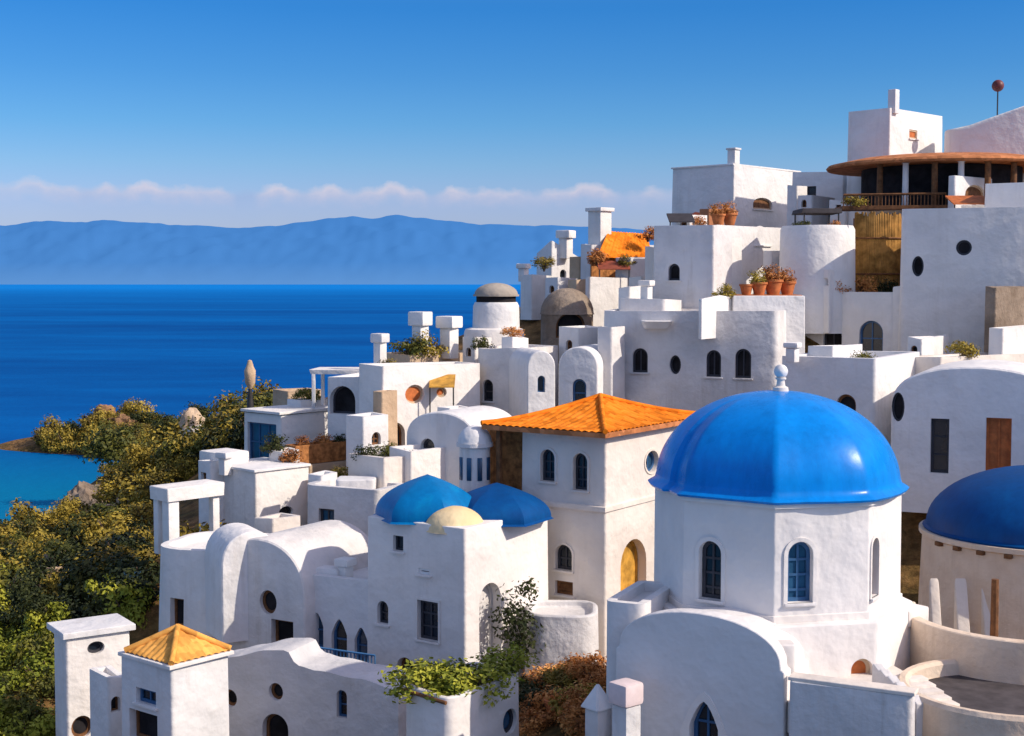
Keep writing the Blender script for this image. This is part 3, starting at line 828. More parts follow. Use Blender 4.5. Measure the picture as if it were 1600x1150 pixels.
# small portico
pt = House('small_portico', 'white portico with a flat slab roof on square posts beside a golden bush', 'portico', P(290, 850, 52))
CTRL.append((P(290, 850, 52).x, 54, P(290, 868, 52).z))
C = P(262, 785, 51.0); dl, dr = dirs(44)
a = run_to(C, dl, 233); b = run_to(C, dr, 352)
pp = [C, C + dr * b, C + dr * b + dl * a, C + dl * a]
pt.vol(prism([(v.x, v.y) for v in pp], C.z, P(262, 764, 51).z, 0, bevel=0.06, taper=-0.02), WHITE, 'roof_slab')
for v, wd in ((pp[0] + (dr + dl) * 0.32, 0.46), (pp[3] + (dr - dl) * 0.25, 0.3), (pp[1] - dr * 0.3 + dl * 0.3, 0.3)):
    pt.part('post', boxbm(Vector((v.x, v.y, P(262, 872, 51).z)), wd, wd, C.z - P(262, 872, 51).z - 0.004, -R(44), bevel=0.05), WHITE)

# ------------------------------------------------------------------ middle left houses
g1 = box_house('white_house', 'white house with a bright sunny side above the golden bush', 398, 738, 900, 55, lpx=330, rpx=482, psi=44)
g1.win(447, 800, 22, 18, 'round', GLASS, FRAMED, bars=(0, 0))
coping(g1, g1.poly, g1.z1, 0.08, 0.1)
q = g1.C + g1.dl * (g1.a + 0.1) + g1.dr * 0.7
g1.part('roof_block', boxbm(Vector((q.x, q.y, g1.z1 - 0.6)), 1.6, 1.4, 1.15, -R(44), bevel=0.1), WHITE)
g2 = box_house('glass_fronted_house', 'white house with a big dark glazed opening behind a brick planter', 438, 648, 770, 64, lpx=380, rpx=535, psi=42)
g2.win(409, 692, 44, 62, 'rect', GLASSB, FRAMEB, bars=(2, 1))
coping(g2, g2.poly, g2.z1, 0.10, 0.12)
bk = House('brick_planter', 'long brown brick planter box in front of the glass fronted house', 'planter', P(495, 740, 60.5))
C = P(462, 697, 60); dl, dr = dirs(46); b = run_to(C, dr, 556)
bk.vol(prism([(v.x, v.y) for v in (C, C + dr * b, C + dr * b + dl * .8, C + dl * .8)], P(462, 727, 60).z, C.z, 0.15, bevel=0.04, rim=0.12), BRICK)
bk.part('base', prism([(v.x, v.y) for v in (C - dr * .4 - dl * .15, C + dr * (b + .1) - dl * .15, C + dr * (b + .1) + dl * 1.2, C + dl * 1.2 - dr * .4)], P(462, 790, 60).z, P(462, 728, 60).z, 0, bevel=0.04), SAND)
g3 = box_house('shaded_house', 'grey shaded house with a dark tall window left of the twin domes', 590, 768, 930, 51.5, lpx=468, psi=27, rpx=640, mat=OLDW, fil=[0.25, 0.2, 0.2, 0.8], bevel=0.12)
g3.win(510, 820, 24, 50, 'rect', GLASSB, FRAMED, bars=(1, 1))
g3.win(556, 868, 30, 60, 'arch', VOID, WOOD, kind='door', bars=(0, 0), deep=0.3)
q = P(557, 752, 53.5)
thing_mesh('roof_canopy', prism(fillet([(q.x - .75, q.y - .6), (q.x + .75, q.y - .5), (q.x + .75, q.y + .6), (q.x - .75, q.y + .6)], .2), q.z - .45, q.z + .14, 0, bevel=.1, taper=-0.05), WHITE, (q.x, q.y, q.z - .45), 'bright white skylight hood on the grey shaded house roof', 'skylight')
g3b = box_house('blank_walled_house', 'plain pinkish white house wall right behind the left teal dome', 598, 718, 900, 53.5, lpx=590, rpx=690, psi=50, wl=2.5, mat=CREAM)
g5 = box_house('round_window_house', 'sunny white house with a round orange window in the middle of the village', 597, 573, 760, 60, lpx=560, rpx=752, psi=50)
g5.win(648, 616, 30, 30, 'round', WOODO, SAND, bars=(0, 0), deep=0.2)
g5.win(690, 613, 16, 16, 'round', WOODO, SAND, bars=(0, 0), deep=0.2)
g5.win(618, 690, 30, 60, 'arch', GLASS, WOOD, kind='door', bars=(0, 0), deep=0.35)
g5b = House('porch_vault', 'low shaded vault in front of the round window house', 'house', P(690, 760, 55.5))
C = P(742, 690, 54.5); dl, dr = dirs(30); wv = run_to(C, dl, 634)
g5b.vol(extrude_profile(arch_profile(wv, P(690, 800, 55).z, P(690, 690, 55).z, P(690, 645, 55).z, 20, .8), C, dl, dr, 3.5, 0.12), WHITE)
g5b.win(668, 715, 22, 60, 'arch', GLASS, FRAMED, bars=(0, 1), deep=0.3)
CTRL.append((P(690, 800, 57).x, 57, P(690, 790, 57).z))
# shaded left annexe of the middle houses
g4 = box_house('shaded_annexe', 'blue grey shaded annexe left of the round window house', 592, 590, 740, 61.5, lpx=512, psi=24, wr=3, mat=WHITE, cat='house', bevel=0.1)
g4.win(535, 625, 40, 44, 'arch', VOID, FRAMED, kind='door', bars=(0, 0), deep=0.4)
g4.win(580, 690, 26, 50, 'arch', GLASS, FRAMEB, bars=(0, 1))
# flat white canopy
cn = House('terrace_canopy', 'flat white canopy on thin posts at the sea edge of the village', 'canopy', P(530, 620, 66))
q = P(533, 583, 66)
cn.part('roof_slab', prism([(q.x - 1.4, q.y - .8), (q.x + 1.3, q.y - 1.0), (q.x + 1.5, q.y + 1.2), (q.x - 1.2, q.y + 1.2)], q.z, q.z + 0.22, 0, bevel=0.05, taper=-0.05), WHITE)
for dx, dy in ((-1.2, -.7), (1.1, -.85), (-1.0, 1.0), (1.3, 1.0)):
    cn.part('post', boxbm(Vector((q.x + dx, q.y + dy, q.z - 1.6)), .16, .16, 1.598, 0, bevel=.02), WHITE)
# sandy low walls on the shoulder
sw = box_house('sand_wall_house', 'low sand coloured flat house on the ridge left of the flat canopy', 450, 612, 680, 72, lpx=425, rpx=505, psi=50, mat=SAND, parapet=0.15, bevel=0.06)
sw.win(470, 640, 14, 14, 'rect', VOID, WOOD, bars=(0, 0))

# rooftop terrace group (plants are added below)
rt = box_house('roof_garden_house', 'low tan building topped by a rooftop garden and white chimneys', 640, 556, 640, 66, lpx=588, rpx=760, psi=46, mat=SAND, parapet=0.2)
def stack(px, ytop, ybase, Y, w, lab):
    c = P(px, ybase, Y); h = P(px, ytop, Y).z - c.z; wm = m(w, Y)
    s = House('chimney', lab, 'chimney', c)
    s.part('shaft', boxbm(c, wm, wm, h * 0.72, -R(40), bevel=0.04), WHITE)
    s.part('cap', boxbm(Vector((c.x, c.y, c.z + h * 0.72 + 0.003)), wm * 1.5, wm * 1.5, h * 0.28, -R(30), bevel=0.07), WHITE)
    return s
stack(594, 521, 572, 65, 15, 'cream mushroom capped chimney nearest the sea above the flat canopy')
stack(657, 487, 565, 67, 19, 'tall white chimney rising from the rooftop garden')
stack(702, 494, 560, 67.5, 21, 'squat white chimney right of the tall one in the rooftop garden')

# stacked round turret with grey dome
tu = House('grey_domed_turret', 'stacked round white turret with a small grey brown dome against the sea', 'tower', P(775, 560, 70))
q = P(772, 560, 70); u = m(1, 70)
CTRL.append((q.x, q.y, q.z - 2))
tu.vol(lathe([(0, -2), (50 * u, -2), (47 * u, 40 * u), (45 * u, 46 * u), (38 * u, 48 * u), (0, 48 * u)], q, 36), WHITE)
tu.vol(lathe([(0, 47 * u), (37 * u, 47 * u), (36 * u, 82 * u), (33 * u, 88 * u), (0, 88 * u)], q + Vector((.1, .2, 0)), 36), WHITE, 'upper_wall')
tu.part('dark_band', lathe([(31 * u, 87.9 * u), (31 * u, 98 * u), (0, 98 * u)], q + Vector((.1, .2, 0)), 32), VOID)
tu.part('dome', lathe([(36 * u, 97 * u), (36 * u, 100 * u)] + [(34 * u * math.cos(math.pi / 2 * k / 8), 100 * u + 18 * u * math.sin(math.pi / 2 * k / 8)) for k in range(9)], q + Vector((.1, .2, 0)), 32), plaster('grey_dome', (0.40, 0.36, 0.31), (0.28, 0.25, 0.22)), smooth=50)

# grey curved house and white vaults over the orange roof
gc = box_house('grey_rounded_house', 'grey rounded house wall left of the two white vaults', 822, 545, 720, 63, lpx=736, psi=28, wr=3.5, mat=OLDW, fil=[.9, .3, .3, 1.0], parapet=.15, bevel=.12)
gc.win(762, 610, 16, 34, 'arch', GLASS, FRAMED, bars=(0, 1))
def vault_house(label, cx, lpx, ytop, yspring, ybase, Y, psi, length, mat=WHITE, power=0.9, name='vaulted_house'):
    C = P(cx, yspring, Y); dl, dr = dirs(psi); w = run_to(C, dl, lpx); mid = (cx + lpx) / 2; Ym = Y + w * math.sin(R(psi)) / 2
    h = House(name, label, 'house', P(mid, ybase, Ym))
    h.vol(extrude_profile(arch_profile(w, P(mid, ybase, Ym).z, P(mid, yspring, Ym).z, P(mid, ytop, Ym).z, 24, power), C, dl, dr, length, .1), mat)
    CTRL.append((h.root.location.x, h.root.location.y + length / 2, h.root.location.z + .4))
    h.C, h.dl, h.dr, h.w = C, dl, dr, w
    return h
va = vault_house('narrow white vault house, left of two, above the orange roof', 868, 824, 548, 575, 690, 60.5, -14, 3.5)
vb = vault_house('wider white vault house, right of two, above the orange roof', 934, 872, 542, 575, 690, 60.0, 18, 3.5)
va.win(846, 600, 12, 26, 'arch', GLASS, FRAMEB, bars=(0, 0)); vb.win(905, 612, 22, 40, 'arch', GLASS, FRAMEB, bars=(0, 1))

# brown rock dome and dark cave
sh = House('stone_hut', 'brown rubble stone hut with a rounded roof and black doorway', 'hut', P(885, 530, 72))
q = P(886, 530, 73)
CTRL.append((q.x, q.y, q.z - .5))
sh.vol(prism([(q.x + 1.35 * math.cos(2 * math.pi * k / 20), q.y + 1.35 * math.sin(2 * math.pi * k / 20)) for k in range(20)], q.z - 1.5, q.z + 1.35, 0, bevel=.05), STONE)
sh.win(893, 508, 46, 40, 'arch', VOID, WOOD, kind='door', bars=(0, 0), deep=.4)
sh.part('roof', lathe([(1.42, 1.30)] + [(1.38 * math.cos(math.pi / 2 * k / 8), 1.36 + 1.3 * math.sin(math.pi / 2 * k / 8)) for k in range(9)], q, 28), STONE, smooth=50)

# ridge houses towards the sea
r1 = box_house('ridge_house', 'small white ridge house with a raised corner turret', 862, 400, 470, 84, lpx=838, rpx=905, psi=50, tops=[.9, 0, 0, .2], bevel=.08, cat='house')
r2h = box_house('sea_edge_house', 'tiny white house lowest on the ridge next to the grey domed turret', 830, 430, 500, 80, lpx=812, rpx=868, psi=50, bevel=.08)
r1.win(880, 428, 10, 14, 'arch', GLASS, FRAMED, bars=(0, 0))
r3 = box_house('tall_chimney_house', 'white house with orange tiled lean to and a thick tapering chimney', 925, 382, 520, 78, lpx=908, rpx=1025, psi=52, bevel=.08)
chimney(r3, 937, 330, 395, 79, 26, 45)
r4 = box_house('lower_ridge_house', 'white sunny wall block below the orange tiled lean to', 921, 434, 540, 74, lpx=914, rpx=1012, psi=54, bevel=.08)
# tile lean-to
tl = bmesh.new()
A = P(934, 398, 76.5); B = P(1018, 400, 79.5); T0 = P(950, 362, 79); T1 = P(1012, 366, 82)
ns = 60
gr = []
for k in range(ns + 1):
    f = k / ns; lo_ = A.lerp(B, f); hi_ = T0.lerp(T1, f); dz = .05 * abs(math.sin(math.pi * f * 14))
    gr.append([tl.verts.new(lo_.lerp(hi_, j / 4) + Vector((0, 0, dz))) for j in range(5)] + [tl.verts.new(hi_ - Vector((0, 0, .2))), tl.verts.new(lo_ - Vector((0, 0, .15)))])
for k in range(ns):
    for j in range(7): tl.faces.new((gr[k][j], gr[k + 1][j], gr[k + 1][(j + 1) % 7], gr[k][(j + 1) % 7]))
r3.part('lean_to_roof', tl, TILE, smooth=50)
r3.part('brick_wall', prism([(A.x - .3, A.y + .5), (B.x, B.y + .5), (B.x, B.y + 1.5), (A.x - .3, A.y + 1.5)], P(960, 450, 77).z, A.z - .02, 0, bevel=.04), BRICK)

# ------------------------------------------------------------------ big shaded block in the middle right
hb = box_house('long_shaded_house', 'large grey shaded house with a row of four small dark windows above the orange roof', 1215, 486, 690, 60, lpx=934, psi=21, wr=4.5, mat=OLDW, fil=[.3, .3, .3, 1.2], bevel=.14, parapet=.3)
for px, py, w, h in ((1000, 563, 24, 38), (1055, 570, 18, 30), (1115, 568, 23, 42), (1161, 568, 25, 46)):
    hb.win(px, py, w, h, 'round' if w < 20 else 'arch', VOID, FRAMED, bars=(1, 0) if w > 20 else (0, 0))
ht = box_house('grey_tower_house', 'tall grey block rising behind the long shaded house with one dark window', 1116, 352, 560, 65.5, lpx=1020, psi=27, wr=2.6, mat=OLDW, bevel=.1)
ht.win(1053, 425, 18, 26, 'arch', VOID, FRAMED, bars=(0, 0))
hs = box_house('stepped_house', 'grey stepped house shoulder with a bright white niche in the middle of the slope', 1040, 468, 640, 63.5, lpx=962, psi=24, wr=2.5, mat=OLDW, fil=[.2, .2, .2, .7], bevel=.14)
q = P(1025, 506, 61.6)
thing_mesh('white_awning', prism(fillet([(q.x - .65, q.y - .5), (q.x + .7, q.y - .7), (q.x + .7, q.y + 1.4), (q.x - .65, q.y + 1.4)], .25), q.z - .2, q.z + .14, 0, bevel=.08, taper=-.25), WHITE, (q.x, q.y, q.z - .2), 'bright white rounded ledge on the grey stepped house', 'ledge')
# upper right terrace house with gable
C = P(1448, 448, 63); dl, dr = dirs(37)
bI = run_to(C, dr, 1548); aI = run_to(C, dl, 1198)
zI = P(1448, 610, 63).z
ih = House('arched_gable_house', 'white house with a sunlit curved gable and three dark arched openings below the straw screen', 'house', P(1400, 610, 66))
CTRL.append((P(1400, 610, 66).x, 67, zI + .5))
zC = C.z; pr = [(0, zI), (0, zC)]
for k in range(13):
    f = k / 12; pr.append((bI * (0.25 + 0.75 * f), zC + .1 - 1.9 * f ** 2.0))
pr.append((bI, zI))
ih.vol(extrude_profile(pr, C, dr, dl, 1.6, .1), WHITE, 'gable')
ih.win(1488, 522, 20, 48, 'arch', WOOD, SAND, bars=(0, 0), deep=.3)
pl_ = [C + dl * 1.5, C + dl * 1.5 + dr * 4, C + dl * aI + dr * 4, C + dl * aI]
ih.vol(prism(fillet([(v.x, v.y) for v in pl_], .2), zI, zC - .25, .25, bevel=.12), WHITE)
ih.win(1241, 532, 16, 28, 'tri', VOID, FRAMED, bars=(0, 0)); ih.win(1301, 528, 28, 36, 'arch', VOID, FRAMED, bars=(1, 0)); ih.win(1361, 526, 36, 50, 'arch', GLASS, FRAMEB, bars=(1, 1))
# lit curved parapet above the long shaded house
cpz = P(1150, 470, 62)
pa = House('curved_parapet', 'sunlit curved white parapet along the terrace above the row of windows', 'parapet', Vector((cpz.x, cpz.y, cpz.z - 1.5)))
pts_o, pts_i = [], []
for k in range(17):
    f = k / 16; pxx = 1096 + 126 * f; yd = 59.5 + 3.2 * f + 1.5 * math.sin(math.pi * f)
    a_ = P(pxx, 470, yd); pts_o.append(Vector((a_.x, a_.y))); pts_i.append(Vector((a_.x, a_.y + .9)))
tops = [.30 * (1 - abs(k - 4) / 8) if k < 12 else 0 for k in range(17)]
pa.vol(prism(pts_o + pts_i[::-1], cpz.z - 1.6, cpz.z - .05, 0, bevel=.1, taper=0, tops=tops + tops[::-1]), WHITE)

# right house J + shaded vault
jh = box_house('sunny_corner_house', 'white house with a sunny corner directly behind the right of the big dome', 1366, 560, 800, 51, lpx=1218, rpx=1440, psi=36, mat=WHITE, fil=[.15, .3, .3, .3], bevel=.12)
jh.win(1322, 634, 30, 36, 'arch', VOID, WOOD, bars=(0, 0))
jv = House('vaulted_right_house', 'shaded house with a rounded roof and tall dark blue door above the dark dome', 'house', P(1510, 800, 49))
C = P(1660, 640, 46.5); dl, dr = dirs(24); wj = run_to(C, dl, 1392)
zj = P(1510, 800, 48.5).z
jv.vol(extrude_profile(arch_profile(wj, zj, P(1510, 655, 48).z, P(1510, 572, 48).z, 28, .55), C, dl, dr, 5, .14), WHITE)
jv.win(1403, 636, 20, 46, 'round', VOID, FRAMED, bars=(0, 0))
jv.win(1468, 697, 28, 86, 'rect', GLASS, FRAMED, kind='door', bars=(0, 2), deep=.3)
jv.win(1560, 695, 38, 84, 'rect', WOODO, WOODO, kind='door', bars=(1, 0), deep=.25, lab='orange wooden door')
CTRL.append((P(1510, 800, 50).x, 51, zj + .4))
q = P(1440, 565, 54)
rl = box_house('sunny_terrace', 'flat sunlit terrace roof between the gable house and the rounded roof', 1470, 560, 640, 53.5, lpx=1400, rpx=1640, psi=50, mat=CREAM, parapet=.12, cat='terrace', rim=.3)

# ------------------------------------------------------------------ upper right
k1 = box_house('flowerpot_house', 'sunny white house with a round grey window and clay pots on its terrace', 1118, 352, 500, 69, lpx=1110, rpx=1236, psi=50, mat=WHITE)
k1.win(1157, 405, 38, 42, 'round', OLDW, OLDW, bars=(1, 1), deep=.25)
k1.win(1192, 368, 22, 30, 'arch', GLASS, OLDW, bars=(0, 0), deep=.25)
q = P(1276, 470, 67); u = m(1, 67)
k2 = House('round_bastion', 'round grey bastion tower under the dark awning', 'tower', q - Vector((0, 0, 1)))
k2.vol(lathe([(0, -1.5), (60 * u, -1.5), (57 * u, 110 * u), (54 * u, 116 * u), (48 * u, 116 * u), (47 * u, 108 * u), (0, 108 * u)], q, 40), WHITE)
CTRL.append((q.x, q.y, q.z - 1))
aw = P(1278, 332, 69)
ab = House('terrace_awning', 'dark awning stretched over the round bastion', 'awning', aw)
ab.part('cloth', prism([(aw.x - .95, aw.y - 1), (aw.x + .95, aw.y - .8), (aw.x + .95, aw.y + 1.4), (aw.x - .95, aw.y + 1.4)], aw.z - .06, aw.z + .16, 0, bevel=.03, taper=.06), DARKCANVAS)
for dx, dy in ((-.85, -.9), (.85, -.7), (-.85, 1.3), (.85, 1.3)):
    ab.part('pole', tube([(aw.x + dx, aw.y + dy, aw.z - 1.0), (aw.x + dx, aw.y + dy, aw.z - .06)], .04, 6), DARKMETAL)
q = P(1320, 465, 66)
thing_mesh('pale_pillar', boxbm(q, .42, .42, P(1320, 352, 66).z - q.z, -R(30), bevel=.05), WHITE, q, 'pale pinkish plaster pillar right of the round bastion', 'pillar')
# straw / bamboo screen
sc0 = P(1372, 470, 68.5)
bs = House('straw_screen', 'curved golden straw screen above the three arched openings', 'screen', sc0)
CTRL.append((sc0.x, sc0.y + 1, sc0.z))
zt_ = P(1372, 330, 68.5).z
sb = bmesh.new()
for k in range(34):
    f = k / 33; a = R(215 + 120 * f)
    x = sc0.x + 1.28 * math.cos(a); y = sc0.y + 1.0 + 1.1 * math.sin(a)
    tube([(x, y, sc0.z - .5), (x + random.uniform(-.02, .02), y, zt_ - random.uniform(0, .25))], .055, 6, sb)
bs.part('reeds', sb, STRAW)
bs.part('backing', lathe([(1.0, -.5), (1.0, zt_ - sc0.z - .3)], sc0 + Vector((0, 1.0, 0)), 24), WOOD)
for f in (.3, .7):
    pts = []
    for k in range(13):
        a = R(215 + 120 * k / 12); pts.append((sc0.x + 1.36 * math.cos(a), sc0.y + 1.0 + 1.18 * math.sin(a), sc0.z + (zt_ - sc0.z) * f))
    bs.part('binding', tube(pts, .045, 6), WOOD)
k4 = box_house('blank_right_house', 'big plain shaded house with one round porthole at the right edge', 1640, 322, 640, 61, lpx=1408, psi=22, wr=5, mat=WHITE, fil=[.2, .2, .2, .3], bevel=.12)
k4.win(1506, 387, 24, 24, 'round', VOID, FRAMED, bars=(0, 0)); k4.win(1434, 416, 18, 32, 'round', VOID, FRAMED, bars=(0, 0))
k5 = box_house('upper_edge_house', 'shaded house corner rising at the far right edge under the orange canopy', 1660, 285, 400, 64.5, lpx=1540, psi=22, wr=4, mat=WHITE, bevel=.1)
rb_ = P(1565, 480, 59)
# top houses
l1 = box_house('skyline_house', 'white skyline house with a slim chimney at its sunny corner', 1146, 258, 400, 84, lpx=1050, rpx=1250, psi=42)
chimney(l1, 1146, 234, 268, 84.4, 14, 42)
l1.win(1192, 318, 30, 18, 'arch', WOOD, SAND, bars=(0, 0), deep=.2)
coping(l1, l1.poly, l1.z1, .06, .1)
l2 = box_house('skyline_annexe', 'shaded flat house between the skyline house and the orange canopy', 1318, 268, 400, 82, lpx=1238, psi=25, wr=4)
l2.win(1268, 300, 14, 18, 'rect', GLASS, FRAMED, bars=(0, 0))
for px, py, Y, w, mt, lab in ((1088, 340, 76, 40, REDCANVAS, 'rust red awning on the terrace left of the flowerpot house'),):
    a = P(px, py, Y); s = House('small_awning', lab, 'awning', a - Vector((0, 0, 1.2)))
    s.part('cloth', extrude_profile([(0, a.z - .3), (0, a.z - .2), (.7, a.z + .3), (1.5, a.z + .2), (1.5, a.z + .1)], Vector((a.x - .75, a.y, 0)), Vector((1, 0, 0)), Vector((0, 1, 0)), 1.6, 0), mt)
    for dx in (-.6, .6): s.part('pole', tube([(a.x + dx, a.y + .2, a.z - 1.6), (a.x + dx, a.y + .2, a.z + (.05 if dx > 0 else -.2))], .035, 6), DARKMETAL)
# orange canopy with pillars
q = P(1470, 262, 76); u = m(1, 76)
ca = House('round_tile_canopy', 'wide curved terracotta canopy on pillars over a dark veranda near the top right', 'canopy', P(1470, 330, 76))
ca.part('roof', lathe([(0, -.1), (172 * u, -.1), (174 * u, 0), (171 * u, .12), (130 * u, 12 * u), (60 * u, 18 * u), (0, 20 * u)], q, 64), TILERED, smooth=30)
for k, a in enumerate((-52, -36, -20, -6, 9, 26)):
    x = q.x + 150 * u * math.sin(R(a)); y = q.y - 150 * u * math.cos(R(a))
    ca.part('pillar', lathe([(.17, -2.4), (.15, -.12), (.22, -.105)], (x, y, q.z), 12), WHITE if k in (1, 3) else WOOD)
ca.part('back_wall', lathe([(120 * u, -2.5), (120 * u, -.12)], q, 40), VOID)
ca.part('floor', lathe([(0, -2.3), (165 * u, -2.3), (165 * u, -3.6), (0, -3.6)], q, 48), WHITE)
CTRL.append((q.x, q.y, q.z - 3.4))
wb = box_house('veranda_kiosk', 'small sunny white kiosk under the right of the terracotta canopy', 1492, 274, 345, 70, lpx=1480, rpx=1552, psi=50, parapet=0, bevel=.06, cat='kiosk')
wb.win(1524, 302, 30, 26, 'arch', WOOD, SAND, bars=(0, 0), deep=.2)
m1 = box_house('top_house', 'highest white house with a thin spire like chimney above the terracotta canopy', 1391, 168, 330, 80, lpx=1325, rpx=1474, psi=44)
chimney(m1, 1396, 140, 178, 80.4, 13, 44, cap=False)
m1.win(1427, 210, 12, 14, 'rect', WOODO, SAND, bars=(0, 0), deep=.12)
m2 = box_house('round_top_house', 'shaded white house with a rising curved roof beside the highest house at the right edge', 1640, 152, 330, 78, lpx=1474, psi=20, wr=4, mat=WHITE, fil=[.2, .2, .3, 1.4], bevel=.14, tops=[0, 0, -1.3, -1.5], parapet=0)
q = P(1557, 240, 80.6)
fl = House('red_ball_pole', 'thin pole topped with a dark red ball at the upper right corner', 'pole', q)
fl.part('pole', tube([(q.x, q.y, P(1557, 240, 80.6).z), (q.x, q.y, P(1557, 140, 80.6).z)], .04, 7), DARKMETAL)
fl.part('ball', lathe([(.34 * math.sin(math.pi * k / 10), -.34 * math.cos(math.pi * k / 10)) for k in range(11)], (q.x, q.y, P(1557, 134, 80.6).z), 16), simple('dark_red_paint', (.14, .03, .03), .5), smooth=60)

def cube(label, cx, yt, yb, Y, l, r_, psi=44, mat=WHITE, name='small_house', win=None, **k):
    h = box_house(name, label, cx, yt, yb, Y, lpx=l, rpx=r_, psi=psi, mat=mat, parapet=k.pop('parapet', .15), bevel=.09, rim=.18, ctrl=False, **k)
    for w_ in (win or []): h.win(*w_)
    return h
RUSTP = plaster('rust_plaster', (0.55, 0.25, 0.12), (0.42, 0.17, 0.08), stain=(0.25, 0.1, 0.06))
cube('brown rubble stone block at the right edge beside the curved gable', 1558, 448, 620, 58.5, 1538, 1630, 44, STONE)
cube('small white cube just above the brown stone hut', 872, 434, 520, 76, 852, 902, win=[(862, 452, 8, 12, 'arch', VOID, WOOD)])
cube('brown brick little house behind the rust coloured awning', 948, 410, 470, 77.8, 930, 974, 44, BRICK)
cube('rust plastered shed left of the clay pots on the flowerpot house', 1108, 326, 400, 74, 1092, 1132, 44, RUSTP)
cube('white block with a brown window between the bastion and the pale pillar', 1298, 420, 520, 65, 1282, 1330, 40, win=[(1290, 440, 8, 12, 'arch', VOID, WOOD)])
cube('white cube in the gap left of the brick planter', 440, 706, 800, 57.5, 420, 470, 44)
cube('tan plastered step wall under the brick planter', 520, 748, 830, 55.5, 484, 566, 44, SAND)
cube('tiny white cube on the roof of the shaded porch vault', 704, 640, 720, 57.5, 682, 738, 44, win=[(692, 660, 8, 14, 'arch', VOID, WOOD)])
cube('narrow white block below the grey domed turret', 742, 528, 620, 66.5, 722, 768, 44, win=[(732, 550, 8, 14, 'arch', GLASS, WOOD)])
cube('small white shed between the arcade and the barrel vault', 474, 884, 980, 45.4, 452, 510, 44)
cube('long low white roof block on the sunny corner house', 1300, 542, 600, 54, 1262, 1350, 40)
cube('white cube with a dark doorway above the rounded roof at the right', 1440, 528, 620, 57.5, 1418, 1486, 40, win=[(1428, 550, 10, 20, 'arch', VOID, WOOD, 'door', (0, 0))])
cube('little tan house on the ridge left of the tall chimney', 902, 436, 520, 75.5, 886, 922, 44, SAND)
cube('white stepped shoulder on the left of the long shaded house', 956, 512, 640, 60.8, 934, 978, 30, OLDW)
cube('small lit white block on the left edge of the flowerpot house', 1130, 372, 480, 67.8, 1108, 1160, 46)
cube('white terrace block in front of the skyline annexe', 1268, 306, 400, 78, 1246, 1304, 44, win=[(1256, 318, 8, 12, 'arch', VOID, WOOD)])
cube('narrow cream stair block left of the tall grey block', 1022, 386, 520, 68.5, 1006, 1044, 44, CREAM)
cube('small tan block with a wooden door on the sunlit wall block', 596, 612, 700, 59.2, 580, 622, 46, SAND)
cube('white cube behind the small portico', 330, 722, 860, 56, 308, 356, 44, win=[(318, 745, 8, 14, 'rect', VOID, WOOD)])
cube('white cube with a blue door right of the sunny white house', 500, 742, 860, 54, 480, 530, 44, win=[(489, 775, 12, 26, 'arch', GLASSB, FRAMEB, 'door', (0, 0))])
cube('tiny white block left of the two roof vaults', 800, 528, 640, 64.2, 782, 828, 40)
cube('tiny white block left of the stepped house chimney', 984, 448, 560, 65, 966, 1008, 44)
cube('tiny white cube house between the brick planter and the round window house', 566, 652, 760, 57.5, 540, 606, 40, win=[(588, 685, 14, 20, 'arch', GLASS, WOOD)])
cube('low sunlit white wall block in front of the shaded porch vault', 640, 704, 790, 54.0, 606, 726, 46)
cube('small stepped white cube on the ridge under the orange lean to', 985, 402, 470, 75.5, 962, 1018, 46)
cube('tiny cream cube house left of the tall grey block', 1003, 432, 520, 70, 982, 1030, 45, CREAM)
cube('small white stair head house above the two white vaults', 905, 512, 600, 65.5, 872, 948, 40, win=[(889, 540, 10, 18, 'arch', GLASS, WOOD)])
cube('small brown plastered store on the ridge behind the stone hut', 905, 402, 480, 79, 888, 930, 45, SAND)
cube('white stepped block with a brown door left of the round bastion', 1206, 392, 500, 68.0, 1190, 1244, 46, win=[(1226, 425, 18, 34, 'arch', WOOD, WOOD, 'door', (0, 0))])
cube('tiny white roof house on the tall grey block', 1078, 336, 380, 68.5, 1056, 1106, 42, win=[(1068, 348, 10, 12, 'rect', VOID, WOOD)])
cube('narrow white stair tower left of the skyline annexe', 1246, 290, 400, 80, 1230, 1262, 42)
cube('low white wall block at the left foot of the terracotta canopy', 1322, 312, 380, 74, 1296, 1372, 40, win=[(1310, 326, 8, 12, 'rect', VOID, WOOD)])
cube('small white cube with a dark doorway below the straw screen', 1330, 452, 560, 66.5, 1300, 1384, 40, win=[(1356, 480, 16, 28, 'arch', VOID, WOOD, 'door', (0, 0))])
cube('cream step block at the foot of the rooftop garden', 700, 585, 660, 62.5, 672, 746, 45, SAND)
cube('small white block on the roof of the glass fronted house', 470, 625, 700, 66.5, 448, 512, 45)
cube('white stepped block on the right edge above the flat sunlit terrace', 1568, 512, 600, 57, 1545, 1620, 45)
cube('small cream outhouse behind the barrel vaulted house', 425, 812, 900, 50, 396, 470, 42, CREAM, win=[(412, 842, 12, 20, 'rect', VOID, WOOD)])
cube('low white lean to on the right of the flat roofed house', 168, 1062, 1330, 38.6, 140, 198, 52, win=[(181, 1100, 14, 24, 'arch', VOID, WOOD, 'door', (0, 0))])
stack(818, 412, 440, 81, 12, 'thin white chimney at the lowest sea edge house')
stack(884, 360, 404, 84.5, 16, 'white chimney beside the raised corner turret on the ridge')
stack(1010, 438, 470, 64.2, 14, 'small white chimney on the stepped house shoulder')
stack(1238, 535, 566, 52.5, 16, 'small white chimney on the sunny corner house behind the big dome')
stack(540, 872, 915, 44.3, 18, 'short white chimney on the arcade house roof')
stack(352, 706, 742, 56, 15, 'short white chimney on the house above the golden bush')
